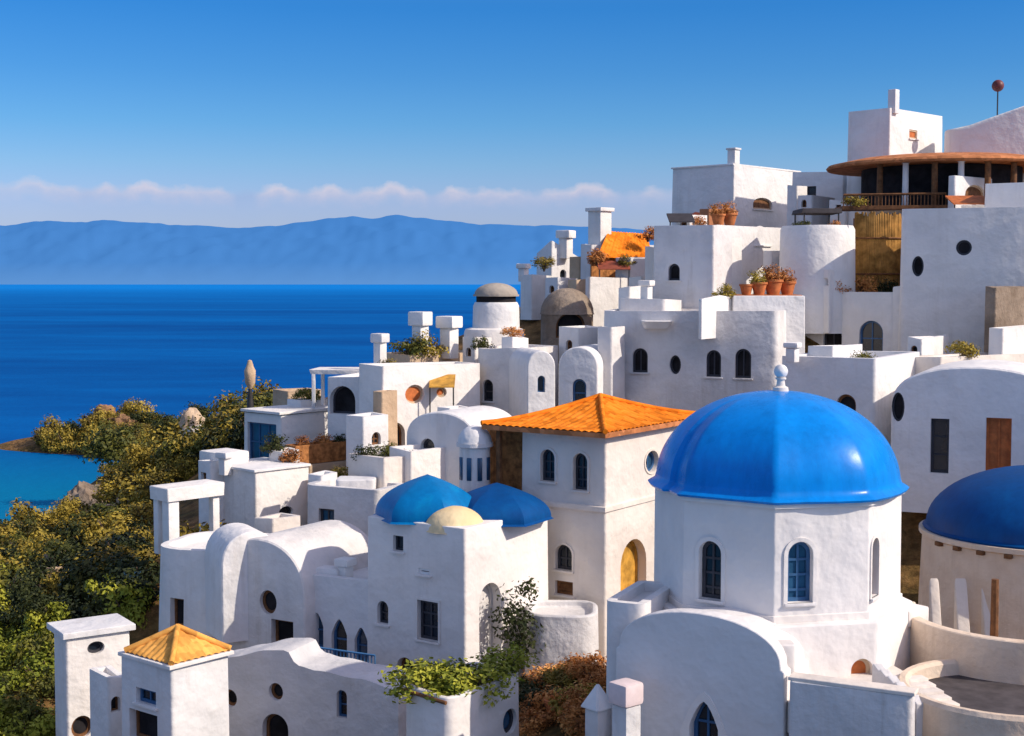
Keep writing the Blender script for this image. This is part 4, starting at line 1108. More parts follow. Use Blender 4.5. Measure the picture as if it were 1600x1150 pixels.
def awning(px, py, Y, wd, mat, lab):
    a = P(px, py, Y); w_ = m(wd, Y); s_ = House('small_awning', lab, 'awning', a - Vector((0, 0, 1.5)))
    s_.part('cloth', extrude_profile([(0, a.z - .05), (0, a.z), (1.3, a.z + .45), (1.3, a.z + .38)], Vector((a.x - w_ / 2, a.y, 0)), Vector((0, 1, 0)), Vector((1, 0, 0)), w_, 0), mat)
    for dx in (-.46, .46): s_.part('pole', tube([(a.x + dx * w_, a.y + .05, a.z - 1.6), (a.x + dx * w_, a.y + .05, a.z)], .035, 6), DARKMETAL)
awning(1066, 346, 67.5, 40, DARKCANVAS, 'small dark awning on the tall grey block')
awning(960, 420, 75.0, 50, REDCANVAS, 'rust coloured awning below the orange lean to')
awning(1520, 318, 66, 60, WOODO, 'orange brown awning under the kiosk at the right edge')
awning(690, 604, 61.0, 40, GOLD, 'golden straw awning on the sunny round window house')
# brown timber balcony below the canopy
bl = House('timber_balcony', 'dark brown timber balcony railing under the terracotta canopy', 'balcony', P(1400, 322, 71))
b0, b1 = P(1318, 322, 71.5), P(1478, 320, 70.5)
lb_ = bmesh.new()
for k in range(30):
    q = b0.lerp(b1, k / 29); tube([q, q + Vector((0, 0, .55))], .028, 5, lb_)
bl.part('balusters', lb_, WOOD)
bl.part('handrail', tube([b0 + Vector((0, 0, .56)), b1 + Vector((0, 0, .56))], .06, 6), WOOD)
bl.part('deck', prism([(b0.x - .1, b0.y - .2), (b1.x + .1, b1.y - .2), (b1.x + .1, b1.y + 1.5), (b0.x - .1, b0.y + 1.5)], b0.z - .2, b0.z - .003, 0, bevel=.02, taper=0), WOOD)
# rock face at the right edge
# stone pillar and stubs on the left ridge
q = P(391, 622, 82)
sp = House('lamp_pillar', 'thin pale pillar with a rounded lantern top standing against the sea', 'pillar', q)
sp.part('shaft', lathe([(.22, -.6), (.14, 0.2), (.11, .55)], q, 12), DARKMETAL)
sp.part('lantern', lathe([(.11, .55), (.30, .9), (.34, 1.6), (.22, 1.85), (.12, 2.2), (0, 2.25)], q, 14), SAND)

for h in HOUSES: h.finish()

# ------------------------------------------------------------------ terrain
ctrl = list(CTRL)
def cp_(px, py, Y): 
    v = P(px, py, Y); ctrl.append((v.x, v.y, v.z))
for a in ((50, 1260, 30), (300, 1330, 29), (700, 1340, 27), (1100, 1350, 26), (1500, 1340, 25), (-150, 1250, 34),
          (20, 1120, 44), (-120, 1080, 48), (60, 1020, 50), (110, 930, 58), (30, 930, 62), (200, 870, 60), (-120, 930, 62), (150, 850, 74), (20, 850, 78), (225, 800, 82),
          (100, 838, 90), (-100, 850, 84), (-200, 880, 80), (280, 740, 92), (190, 800, 108), (330, 690, 100), (390, 664, 92), (450, 642, 82), (345, 672, 128), (250, 750, 135), (300, 700, 150),
          (400, 648, 100), (500, 622, 82), (560, 620, 78),
          (890, 1055, 39), (900, 1120, 35), (880, 1180, 32)):
    cp_(*a)
for a in ((-75, 130, -1), (-60, 170, -6), (-75, 200, -8), (-62, 222, -4), (-85, 225, -6), (-95, 150, -7), (-110, 190, -8), (-120, 120, -3), (-140, 100, -6), (-50, 120, 0), (-46, 140, 1),
          (-70, 256, 5), (-62, 258, 5.5), (-80, 256, 3.6), (-90, 258, 1.6), (-97, 256, -.5), (-106, 262, -4), (-120, 272, -8), (-75, 242, -.5), (-85, 244, -1.5), (-66, 238, 1), (-50, 215, 5), (-42, 190, 6), (-36, 165, 7), (-55, 268, 2), (-75, 280, -6), (-40, 240, -4), (-20, 210, -7), (-25, 180, -4), (0, 170, -7), (-58, 200, 3),
          (30, 160, 2), (60, 170, 4), (0, 260, -9), (60, 300, -9), (-160, 300, -9), (-160, 220, -9), (120, 240, -6), (120, 160, 12), (70, 110, 28), (40, 110, 24), (20, 105, 18), (0, 110, 8), (90, 90, 32), (70, 60, 30), (50, 40, 24), (60, 20, 20), (-60, 20, 6), (-90, 60, 2), (-120, 60, -3), (0, 15, 14), (30, 12, 14), (-25, 20, 12)):
    ctrl.append(a)
PTS = np.array(ctrl, float)
def kern(d2): return np.sqrt(d2 + 2.0)
n_ = len(PTS)
D2 = ((PTS[:, None, :2] - PTS[None, :, :2]) ** 2).sum(-1)
A_ = np.zeros((n_ + 3, n_ + 3)); A_[:n_, :n_] = kern(D2) - np.eye(n_) * 0.35
A_[:n_, n_:] = np.c_[np.ones(n_), PTS[:, :2]]; A_[n_:, :n_] = A_[:n_, n_:].T
W_ = np.linalg.solve(A_, np.r_[PTS[:, 2], 0, 0, 0])
def heights(xy):
    d2 = ((xy[:, None, :] - PTS[None, :, :2]) ** 2).sum(-1)
    return kern(d2) @ W_[:n_] + W_[n_] + xy @ W_[n_ + 1:]
def gz(x, y):
    z = float(heights(np.array([[x, y]]))[0])
    return z + 0.5 * noise.noise(Vector((x * .12, y * .12, 3))) + 0.22 * noise.noise(Vector((x * .4, y * .4, 8)))
gx = np.concatenate([np.arange(-150, -45, 2.5), np.arange(-45, 45, 0.9), np.arange(45, 125, 4)])
gy = np.concatenate([np.arange(12, 110, 0.9), np.arange(110, 300, 2.5)])
XX, YY = np.meshgrid(gx, gy, indexing='ij')
ZZ = heights(np.c_[XX.ravel(), YY.ravel()]).reshape(XX.shape)
gb = bmesh.new(); gv = []
for i in range(len(gx)):
    row = []
    for j in range(len(gy)):
        x, y = gx[i], gy[j]
        z = ZZ[i, j] + 0.5 * noise.noise(Vector((x * .12, y * .12, 3))) + 0.22 * noise.noise(Vector((x * .4, y * .4, 8)))
        if y > 120 or x < -40: z += 1.2 * noise.noise(Vector((x * .08, y * .08, 1))) * (1 if z > 1 else 0)
        row.append(gb.verts.new((x, y, max(z, -9))))
    gv.append(row)
for i in range(len(gx) - 1):
    for j in range(len(gy) - 1):
        gb.faces.new((gv[i][j], gv[i + 1][j], gv[i + 1][j + 1], gv[i][j + 1]))
gbvh = BVHTree.FromBMesh(gb)
GM, nt, b = newmat('hillside_ground'); L = nt.links.new
geo = N(nt, 'ShaderNodeNewGeometry')
n1 = N(nt, 'ShaderNodeTexNoise', Scale=0.22, Detail=8.0, Roughness=0.65); n2 = N(nt, 'ShaderNodeTexNoise', Scale=1.6, Detail=8.0, Roughness=0.7)
L(geo.outputs['Position'], n1.inputs['Vector']); L(geo.outputs['Position'], n2.inputs['Vector'])
r1_ = ramp(nt, [(0.35, (0.07, 0.065, 0.02)), (0.5, (0.20, 0.12, 0.045)), (0.68, (0.34, 0.19, 0.085))], n1.outputs['Fac'])
r2_ = ramp(nt, [(0.40, (0.45, 0.42, 0.36)), (0.62, (1.15, 1.1, 1.0))], n2.outputs['Fac'])
mx = N(nt, 'ShaderNodeMix', data_type='RGBA', blend_type='MULTIPLY'); mx.inputs['Factor'].default_value = 1
L(r1_.outputs['Color'], mx.inputs['A']); L(r2_.outputs['Color'], mx.inputs['B'])
L(mx.outputs['Result'], b.inputs['Base Color']); b.inputs['Roughness'].default_value = .95; b.inputs['Specular IOR Level'].default_value = .15
bp = N(nt, 'ShaderNodeBump', Strength=.8, Distance=.3); L(n2.outputs['Fac'], bp.inputs['Height']); L(bp.outputs['Normal'], b.inputs['Normal'])
me = bpy.data.meshes.new('terrain'); gb.to_mesh(me); shade(me, 60)
ter = link('terrain', me, GM); tag(ter, kind='structure')

# sea
SM, nt, b = newmat('sea_water'); L = nt.links.new
geo = N(nt, 'ShaderNodeNewGeometry')
mp = N(nt, 'ShaderNodeMapping'); mp.inputs['Scale'].default_value = (0.0016, 0.006, 1)
L(geo.outputs['Position'], mp.inputs['Vector'])
ns1 = N(nt, 'ShaderNodeTexNoise', Scale=1.0, Detail=7.0, Roughness=0.6); L(mp.outputs['Vector'], ns1.inputs['Vector'])
rs = ramp(nt, [(0.35, (0.0, 0.062, 0.25)), (0.65, (0.0, 0.105, 0.36))], ns1.outputs['Fac'])
sy = N(nt, 'ShaderNodeSeparateXYZ'); L(geo.outputs['Position'], sy.inputs[0])
mp2 = N(nt, 'ShaderNodeMapping'); mp2.inputs['Scale'].default_value = (0.02, 0.05, 1); L(geo.outputs['Position'], mp2.inputs['Vector'])
ns2 = N(nt, 'ShaderNodeTexNoise', Scale=1.0, Detail=9.0, Roughness=0.75); L(mp2.outputs['Vector'], ns2.inputs['Vector'])
rs2 = ramp(nt, [(0.3, (.72, .80, .86)), (0.7, (1.3, 1.2, 1.14))], ns2.outputs['Fac'])
rsm = N(nt, 'ShaderNodeMix', data_type='RGBA', blend_type='MULTIPLY'); rsm.inputs['Factor'].default_value = 1; L(rs.outputs['Color'], rsm.inputs['A']); L(rs2.outputs['Color'], rsm.inputs['B'])
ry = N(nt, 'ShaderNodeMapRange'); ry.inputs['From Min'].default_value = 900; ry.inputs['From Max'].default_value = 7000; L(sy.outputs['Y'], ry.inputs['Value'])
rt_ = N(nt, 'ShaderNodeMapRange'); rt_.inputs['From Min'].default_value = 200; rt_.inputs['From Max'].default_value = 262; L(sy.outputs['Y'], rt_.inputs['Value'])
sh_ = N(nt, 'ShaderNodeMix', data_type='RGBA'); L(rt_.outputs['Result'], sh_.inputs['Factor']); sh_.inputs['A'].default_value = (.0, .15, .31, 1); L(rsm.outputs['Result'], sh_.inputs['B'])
sm = N(nt, 'ShaderNodeMix', data_type='RGBA'); L(ry.outputs['Result'], sm.inputs['Factor']); L(sh_.outputs['Result'], sm.inputs['A']); sm.inputs['B'].default_value = (.002, .19, .58, 1)  # far water turns paler blue, distance haze put into the colour
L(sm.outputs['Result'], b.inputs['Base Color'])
b.inputs['Roughness'].default_value = .42; b.inputs['Specular IOR Level'].default_value = .03; b.inputs['IOR'].default_value = 1.33
w1 = N(nt, 'ShaderNodeTexNoise', Scale=0.35, Detail=6.0, Roughness=0.6); L(geo.outputs['Position'], w1.inputs['Vector'])
bp = N(nt, 'ShaderNodeBump', Strength=.5, Distance=.6); L(w1.outputs['Fac'], bp.inputs['Height'])
df = N(nt, 'ShaderNodeBsdfDiffuse'); L(sm.outputs['Result'], df.inputs['Color']); L(bp.outputs['Normal'], df.inputs['Normal'])
gl = N(nt, 'ShaderNodeBsdfGlossy', Roughness=.35); L(bp.outputs['Normal'], gl.inputs['Normal']); gl.inputs['Color'].default_value = (.35, .7, 1, 1)
ms = N(nt, 'ShaderNodeMixShader'); ms.inputs[0].default_value = .06; L(df.outputs[0], ms.inputs[1]); L(gl.outputs[0], ms.inputs[2])
L(ms.outputs[0], nt.nodes['Material Output'].inputs['Surface'])
sbm = bmesh.new()
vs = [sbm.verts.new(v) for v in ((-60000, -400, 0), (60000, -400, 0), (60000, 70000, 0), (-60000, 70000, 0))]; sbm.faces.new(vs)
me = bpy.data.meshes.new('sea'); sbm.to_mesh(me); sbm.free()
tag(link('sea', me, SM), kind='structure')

# distant mountains across the water, blue haze painted in as emission
MM, nt, b = newmat('painted_haze_mountains'); L = nt.links.new
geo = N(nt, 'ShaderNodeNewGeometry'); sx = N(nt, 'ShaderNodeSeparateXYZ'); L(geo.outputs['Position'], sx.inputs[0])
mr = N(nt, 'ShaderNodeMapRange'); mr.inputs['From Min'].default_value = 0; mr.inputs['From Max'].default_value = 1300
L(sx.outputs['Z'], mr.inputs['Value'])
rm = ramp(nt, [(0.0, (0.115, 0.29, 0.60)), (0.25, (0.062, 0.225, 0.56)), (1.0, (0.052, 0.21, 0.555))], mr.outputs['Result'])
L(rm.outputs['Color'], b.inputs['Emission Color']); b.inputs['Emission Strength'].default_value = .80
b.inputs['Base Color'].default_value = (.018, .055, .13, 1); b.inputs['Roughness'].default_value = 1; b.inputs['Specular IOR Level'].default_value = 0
mb = bmesh.new(); DM = 24000
prof = [(-1200, 362), (-300, 350), (0, 352), (60, 346), (130, 347), (165, 343), (215, 348), (300, 352), (370, 356), (430, 353), (470, 347), (520, 341), (560, 338), (580, 341), (620, 336), (650, 340), (700, 345), (760, 351), (850, 352), (950, 356), (1060, 362), (1200, 370), (1500, 385), (1900, 392), (3000, 380)]
def ridge(px):
    for (x0, y0), (x1, y1) in zip(prof, prof[1:]):
        if x0 <= px <= x1:
            f = (px - x0) / (x1 - x0); f = f * f * (3 - 2 * f); return y0 + (y1 - y0) * f
    return prof[-1][1]
cols = []
for k in range(900):
    px = -1100 + 4000 * k / 899
    top = P(px, ridge(px) + 2.0 * noise.noise(Vector((px * .02, 0, 0))) + 1.2 * noise.noise(Vector((px * .07, 5, 0))), DM)
    col_ = []
    for j in range(25):
        f = j / 24; y = DM - 5000 * (1 - f); x = top.x * y / DM
        z = top.z * (f ** 0.9) * (1 + (1 - f) ** .6 * (0.22 * noise.noise(Vector((x * .0006, y * .0006, 2))) + .26 * noise.noise(Vector((x * .002, y * .0012, 7))) + .12 * noise.noise(Vector((x * .005, y * .003, 4))))) if j else -20
        col_.append(mb.verts.new((x, y, z)))
    for j in range(1, 4):
        y = DM + 1500 * j; col_.append(mb.verts.new((top.x * y / DM, y, top.z * (1 - j / 3) - (20 if j == 3 else 0))))
    cols.append(col_)
for A, B in zip(cols, cols[1:]):
    for j in range(len(A) - 1): mb.faces.new((A[j], B[j], B[j + 1], A[j + 1]))
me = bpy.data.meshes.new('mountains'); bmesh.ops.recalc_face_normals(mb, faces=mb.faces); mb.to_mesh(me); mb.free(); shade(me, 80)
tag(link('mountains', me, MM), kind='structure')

# ------------------------------------------------------------------ vegetation
def leafcloud(seed, rx, ry, rz, clumps, per, leaf, base=0.0, droop=0.0):
    rnd = random.Random(seed); bm = bmesh.new()
    cs = []
    for k in range(clumps):
        while True:
            v = Vector((rnd.uniform(-1, 1), rnd.uniform(-1, 1), rnd.uniform(-0.9, 1)))
            if 0.25 < v.length < 1: break
        cs.append((Vector((v.x * rx, v.y * ry, base + rz + v.z * rz)), rnd.uniform(.22, .42)))
    for c, cr in cs:
        for k in range(per):
            d = Vector((rnd.gauss(0, 1), rnd.gauss(0, 1), rnd.gauss(0, .8)))
            d = d.normalized() * (rnd.random() ** .5) * cr * (rx + rz)
            p = c + d
            nrm = (d.normalized() + Vector((rnd.uniform(-.8, .8), rnd.uniform(-.8, .8), rnd.uniform(-.2, .9)))).normalized()
            t = nrm.cross(Vector((rnd.uniform(-1, 1), rnd.uniform(-1, 1), rnd.uniform(-1, 1)))).normalized(); s = nrm.cross(t)
            l = leaf * rnd.uniform(.6, 1.4); w = l * rnd.uniform(.4, .6)
            vs = [bm.verts.new(p + t * l), bm.verts.new(p + s * w), bm.verts.new(p - t * l), bm.verts.new(p - s * w)]
            bm.faces.new(vs)
    return bm
def shrub_mesh(name, seed, rx, ry, rz, clumps, per, leaf, mat):
    bm = leafcloud(seed, rx, ry, rz, clumps, per, leaf)
    me = bpy.data.meshes.new(name); bm.to_mesh(me); bm.free(); me.materials.append(mat)
    # twiggy stems inside
    return me
def stems_mesh(seed, r, h, n=6):
    rnd = random.Random(seed); bm = bmesh.new()
    for k in range(n):
        a = rnd.uniform(0, 6.28); e = Vector((math.cos(a) * r * .6, math.sin(a) * r * .6, h * rnd.uniform(.6, 1)))
        tube([(0.04 * math.cos(a), .04 * math.sin(a), -.4), e * .5 + Vector((0, 0, .1)), e], [.07, .05, .02], 5, bm)
    me = bpy.data.meshes.new('stems'); bm.to_mesh(me); bm.free(); me.materials.append(BARK)
    return me
PROTO = {}
for key, mat in (('olive', LOLIVE), ('gold', LGOLD), ('dark', LDARK), ('green', LGREEN), ('rust', LRUST)):
    PROTO[key] = [shrub_mesh('crown', 10 * i + hash(len(key)) % 7 + i, 1.0, 1.0, .75, 16, 70, .105, mat) for i in range(3)]
STEMS = [stems_mesh(i, 1.0, 1.3) for i in range(3)]
vi = [0]
def shrub(x, y, z, s, key, label, group=None, sz=1.0, name='shrub', cat='shrub'):
    i = vi[0]; vi[0] += 1
    r = empty(name, (x, y, z), label, cat, group)
    r.rotation_euler = (0, 0, (i * 2.399) % 6.28); r.scale = (s, s, s * sz)
    c = link('crown', PROTO[key][i % 3], None, r)
    t = link('stems', STEMS[i % 3], None, r)
    return r
def ground_at(px, py):
    hit = gbvh.ray_cast(CAM, ray(px, py).normalized())
    return hit[0]
hrnd = random.Random(21)
def in_poly(x, y, poly):
    c = False; j = len(poly) - 1
    for i in range(len(poly)):
        xi, yi = poly[i]; xj, yj = poly[j]
        if (yi > y) != (yj > y) and x < (xj - xi) * (y - yi) / (yj - yi) + xi: c = not c
        j = i
    return c
def scatter(poly, n, smin, smax, keys, label, group, mind, sz=1.0):
    xs = [p[0] for p in poly]; ys = [p[1] for p in poly]; done = []; tries = 0
    while len(done) < n and tries < n * 60:
        tries += 1
        px, py = hrnd.uniform(min(xs), max(xs)), hrnd.uniform(min(ys), max(ys))
        if not in_poly(px, py, poly) or any((px - a) ** 2 + (py - b_) ** 2 < mind * mind for a, b_ in done): continue
        g = ground_at(px, py)
        if g is None or g.z < .3: continue
        done.append((px, py))
        k = hrnd.choice(keys); s = hrnd.uniform(smin, smax)
        lb = label[k] if isinstance(label, dict) else label
        shrub(g.x, g.y, g.z - .15, s, k, lb, group, sz * hrnd.uniform(.8, 1.15))
    return done
cp_l = {'olive': 'olive green bush on the low cape at the sea edge', 'gold': 'golden dry bush on the low cape at the sea edge', 'dark': 'dark green bush on the low cape at the sea edge'}
print('cape', len(scatter([(36, 700), (110, 662), (230, 650), (310, 670), (300, 740), (150, 725), (80, 708)], 60, 1.4, 2.4, ['gold', 'olive', 'gold', 'dark', 'gold'], cp_l, 'bushes on the cape', 10)))
far = {'olive': 'olive green shrub on the ridge between the cove and the pillar', 'gold': 'golden dry shrub on the ridge between the cove and the pillar', 'dark': 'dark green shrub on the ridge between the cove and the pillar'}
print('headland', len(scatter([(290, 670), (330, 640), (400, 630), (440, 622), (400, 700), (330, 720), (240, 790), (150, 785), (170, 740), (290, 720)], 90, .8, 1.5, ['olive', 'gold', 'gold', 'dark', 'olive'], far, 'shrubs covering the headland', 13)))
nr = {'olive': 'olive shrub on the slope below the cove at the left edge', 'gold': 'golden shrub on the slope below the cove at the left edge', 'dark': 'dark shrub on the slope below the cove at the left edge', 'green': 'yellow green shrub on the slope below the cove at the left edge'}
print('slope', len(scatter([(-40, 800), (60, 800), (160, 800), (230, 790), (232, 860), (190, 930), (-40, 950)], 52, .65, 1.2, ['olive', 'gold', 'gold', 'dark'], nr, 'shrubs on the slope', 18)))
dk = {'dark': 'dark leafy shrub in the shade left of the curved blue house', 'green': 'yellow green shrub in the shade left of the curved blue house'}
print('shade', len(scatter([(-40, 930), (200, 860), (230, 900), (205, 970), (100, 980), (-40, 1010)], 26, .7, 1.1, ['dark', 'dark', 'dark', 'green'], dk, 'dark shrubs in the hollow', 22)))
gn = {'green': 'bright yellow green shrub left of the flat roofed house', 'olive': 'olive shrub left of the flat roofed house', 'dark': 'dark shrub left of the flat roofed house'}
print('corner', len(scatter([(-40, 990), (95, 985), (100, 1180), (-40, 1200)], 30, .5, .9, ['green', 'green', 'green', 'olive'], gn, 'shrubs in the lower left corner', 20)))

bpy.context.view_layer.update()
DG = bpy.context.evaluated_depsgraph_get()
def snap(p, up=1.3, down=3.5):
    hit = SC.ray_cast(DG, p + Vector((0, 0, up)), Vector((0, 0, -1)), distance=up + down)
    if hit[0]: return Vector((p.x, p.y, hit[1].z))
    print('nothing below', tuple(round(c, 1) for c in p)); return p
def one(px, py, Y, s, key, label, sz=1.0, group=None, name='shrub', cat='shrub'):
    p = snap(P(px, py, Y)); return shrub(p.x, p.y, p.z - .05, s, key, label, group, sz, name, cat)
one(315, 852, 53.0, .95, 'gold', 'golden leafy bush under the portico slab')
one(350, 850, 52.5, .65, 'olive', 'olive bush right of the golden bush by the portico')
for i, px in enumerate((660, 700, 740)):
    one(px, 1085, 33.6 + .2 * i, .85, 'green', ['yellow green shrub at the left of the white planter', 'yellow green shrub in the middle of the white planter', 'yellow green shrub at the right of the white planter'][i], .65)
one(795, 1078, 35, .6, 'green', 'bright green bush between the planter and the rust coloured flowers', .7)
one(820, 1050, 39, .45, 'dark', 'dark bush at the foot of the twin domed chapel')
one(600, 1155, 33, .55, 'dark', 'dark bush at the bottom edge left of the planter')
one(548, 1165, 33, .5, 'green', 'yellow green bush at the bottom edge below the long low house', .8)
one(845, 510, 70, .95, 'gold', 'golden bush left of the brown stone hut', 1.0)
one(895, 425, 80, 1.0, 'olive', 'olive bush behind the brown stone hut', .8)
for i, (px, k) in enumerate(((622, 'gold'), (642, 'olive'), (668, 'gold'), (690, 'olive'), (716, 'dark'))):
    one(px, 566, 66.5 + .2 * i, .85, k, ['golden shrub at the left of the rooftop garden', 'olive shrub second from left in the rooftop garden', 'golden shrub in the middle of the rooftop garden', 'olive shrub right of the middle in the rooftop garden', 'dark shrub at the right of the rooftop garden'][i], .8)
for i, px in enumerate((478, 505, 535)):
    one(px, 700, 60.9 + i * .7, .42, ['rust', 'rust', 'dark'][i], ['rust coloured plant at the left of the brick planter', 'rust coloured plant in the middle of the brick planter', 'dark plant at the right of the brick planter'][i], .8)
one(1352, 440, 66.8, .62, 'rust', 'rust coloured plant in front of the left of the straw screen', 1.0)
one(1388, 442, 67.0, .55, 'dark', 'dark plant in front of the right of the straw screen', 1.0)
one(1336, 330, 71.6, .5, 'gold', 'golden plant at the left end of the timber balcony', .8)
one(1302, 350, 66.4, .4, 'rust', 'rust coloured plant on the bastion rim right of the dark awning', .8)
one(935, 402, 76.0, .6, 'rust', 'rust coloured bush under the orange lean to', .8)
one(872, 405, 83.2, .6, 'gold', 'golden bush behind the sea edge house', .8)
one(1012, 372, 79.0, .6, 'rust', 'rust coloured bush at the right end of the orange lean to', .7)
one(40, 790, 84, 1.3, 'gold', 'large golden bush at the left edge beside the cove', 1.0)
one(480, 655, 67.5, .6, 'olive', 'olive bush beside the small roof block of the glass fronted house', .8)
one(425, 735, 58, .55, 'dark', 'dark bush between the sunny white house and the brick planter', .8)
one(575, 745, 55, .5, 'dark', 'dark bush behind the shaded house beside the blank wall', .9)
for px, py, Y, s_, k, lab in ((850, 418, 77.5, .5, 'gold', 'golden plant on the lowest sea edge house'), (978, 438, 75.6, .45, 'gold', 'golden plant beside the small stepped cube on the ridge'), (1090, 348, 69.0, .4, 'rust', 'rust coloured plant on the tall grey block beside the dark awning'),
        (1252, 350, 66.3, .4, 'olive', 'olive plant on the bastion rim left of the dark awning'), (1312, 452, 65.6, .45, 'rust', 'rust coloured plant beside the pale pillar'), (1415, 330, 70.6, .45, 'rust', 'rust coloured plant in the middle of the timber balcony'),
        (1462, 330, 70.4, .4, 'olive', 'olive plant at the right of the timber balcony'), (612, 570, 64.5, .5, 'gold', 'golden plant on the round window house roof nearest the sea'), (455, 742, 57.4, .45, 'rust', 'rust coloured plant on the house above the golden bush'),
        (535, 745, 56.2, .45, 'gold', 'golden plant on the tan step wall'), (612, 705, 56.2, .5, 'olive', 'olive plant behind the low sunlit wall block'), (752, 545, 65.2, .45, 'olive', 'olive plant on the grey rounded house roof'),
        (800, 548, 65.2, .4, 'rust', 'rust coloured plant on the grey rounded house roof'), (1130, 486, 62.2, .45, 'gold', 'golden plant on the long shaded house roof'), (1420, 452, 66.0, .5, 'rust', 'rust coloured plant on the roof below the straw screen'),
        (1505, 562, 54.8, .5, 'gold', 'golden plant on the flat sunlit terrace'), (1345, 565, 52.5, .4, 'olive', 'olive plant on the sunny corner house roof'), (640, 765, 54.8, .4, 'dark', 'dark plant above the left teal dome')):
    one(px, py, Y, s_, k, lab, .85)
# rusty flower slope beside the church
fr = {'rust': 'rust orange flowering shrub on the steep bank left of the church', 'gold': 'golden shrub on the steep bank left of the church', 'dark': 'dark shrub on the steep bank left of the church'}
for i in range(26):
    px = hrnd.uniform(835, 945); py = hrnd.uniform(1035, 1175)
    Y = 40.5 - (py - 1035) / 140 * 7
    k = hrnd.choice(['rust', 'rust', 'rust', 'gold', 'dark'])
    one(px, py, Y, hrnd.uniform(.36, .6), k, fr[k], .8, 'flowering shrubs on the bank')
# vine on chapel
vm = leafcloud(77, .42, .22, 1.25, 16, 60, .075)
vp = P(812, 1030, 42.0)
bmesh.ops.translate(vm, vec=vp, verts=vm.verts)
thing_mesh('climbing_vine', vm, LDARK, vp, 'dark climbing vine on the sunny right side of the twin domed chapel', 'vine', smooth=0)

# terracotta pots
a_ = P(1160, 462, 61.8); b_0 = P(1240, 462, 61.8)
tt = House('tiled_terrace', 'small terracotta floored terrace carrying the row of clay pots', 'terrace', Vector(((a_.x + b_0.x) / 2, a_.y + 2, a_.z - 3)))
tt.vol(prism([(a_.x - .4, a_.y), (b_0.x + .5, a_.y), (b_0.x + .9, a_.y + 4.0), (a_.x - .4, a_.y + 4.0)], a_.z - 3, a_.z, 0, bevel=.06), WHITE)
tt.part('paving', prism([(a_.x - .3, a_.y + .1), (b_0.x + .4, a_.y + .1), (b_0.x + .8, a_.y + 3.9), (a_.x - .3, a_.y + 3.9)], a_.z + .003, a_.z + .03, 0, bevel=0, taper=0), TERRA)
tt.finish(); POTZ = a_.z + .03
def potbm(s):
    return lathe([(0, 0), (.20 * s, 0), (.30 * s, .40 * s), (.34 * s, .42 * s), (.34 * s, .50 * s), (.28 * s, .50 * s), (.26 * s, .44 * s), (0, .44 * s)], (0, 0, 0), 18)
pm = bpy.data.meshes.new('pot'); b_ = potbm(1); b_.to_mesh(pm); b_.free(); shade(pm, 40); pm.materials.append(TERRA)
for px, py, Y, s, key, lab in ((1166, 462, 62.5, 1.2, None, 'leftmost clay pot on the curved parapet terrace'), (1186, 458, 62.6, 1.4, 'gold', 'clay pot with a golden plant second from left on the parapet terrace'),
                               (1208, 456, 62.9, 1.7, 'rust', 'big clay pot with rusty flowers on the parapet terrace'), (1230, 454, 63.2, 1.5, 'rust', 'rightmost clay pot with rusty flowers on the parapet terrace'),
                               (1122, 352, 70.5, 1.4, 'rust', 'left clay pot with orange flowers on the flowerpot house roof'), (1140, 352, 71, 1.5, 'rust', 'right clay pot with orange flowers on the flowerpot house roof'),
                               (905, 1130, 33.5, 1.2, 'rust', 'clay pot with orange flowers at the bottom left of the church'), (868, 1120, 34.0, 1.2, None, 'empty clay pot right of the white planter')):
    p = P(px, py, Y)
    if 1150 < px < 1240 and py > 440: p.z = POTZ
    if py > 1100: p = ground_at(px, py)
    if not (1150 < px < 1240 and py > 440): p = snap(p)
    r = empty('clay_pot', p, lab, 'pot', 'clay pots on the terraces'); r.scale = (s * .8,) * 3
    link('pot', pm, None, r)
    if key:
        pc = link('plant', PROTO[key][0], None, r); pc.scale = (.38, .38, .34); pc.location = (0, 0, .42)
# two small whitewashed posts at the foot of the church
for px, py, Y, mt, wd, pyr, lab in ((934, 1092, 31.6, WHITE, 38, True, 'bright white square post with a pyramid cap at the left foot of the church'), (978, 1086, 30.2, PINKC, 42, False, 'pale pink square post with a flat cap at the left foot of the church')):
    c_ = P(px, py, Y); g0 = P(px, py + 150, Y); r_ = m(wd, Y)
    s_ = House('gate_post', lab, 'post', g0)
    s_.part('shaft', boxbm(g0, r_ * .8, r_ * .8, c_.z - g0.z - .2, -R(50), bevel=.05), OLDW)
    cb0 = Vector((c_.x, c_.y, c_.z - .2))
    if pyr:
        pb_ = bmesh.new(); bmesh.ops.create_cone(pb_, segments=4, radius1=r_ * .78, radius2=.04, depth=.55, cap_ends=True)
        bmesh.ops.rotate(pb_, matrix=Matrix.Rotation(R(-5), 3, 'Z'), verts=pb_.verts); bmesh.ops.translate(pb_, vec=cb0 + Vector((0, 0, .28)), verts=pb_.verts)
        bmesh.ops.bevel(pb_, geom=list(pb_.edges), offset=.04, segments=2, affect='EDGES', clamp_overlap=True)
        s_.part('cap', pb_, mt)
    else: s_.part('cap', boxbm(cb0 + Vector((0, 0, .004)), r_, r_, .5, -R(50), bevel=.09), mt)
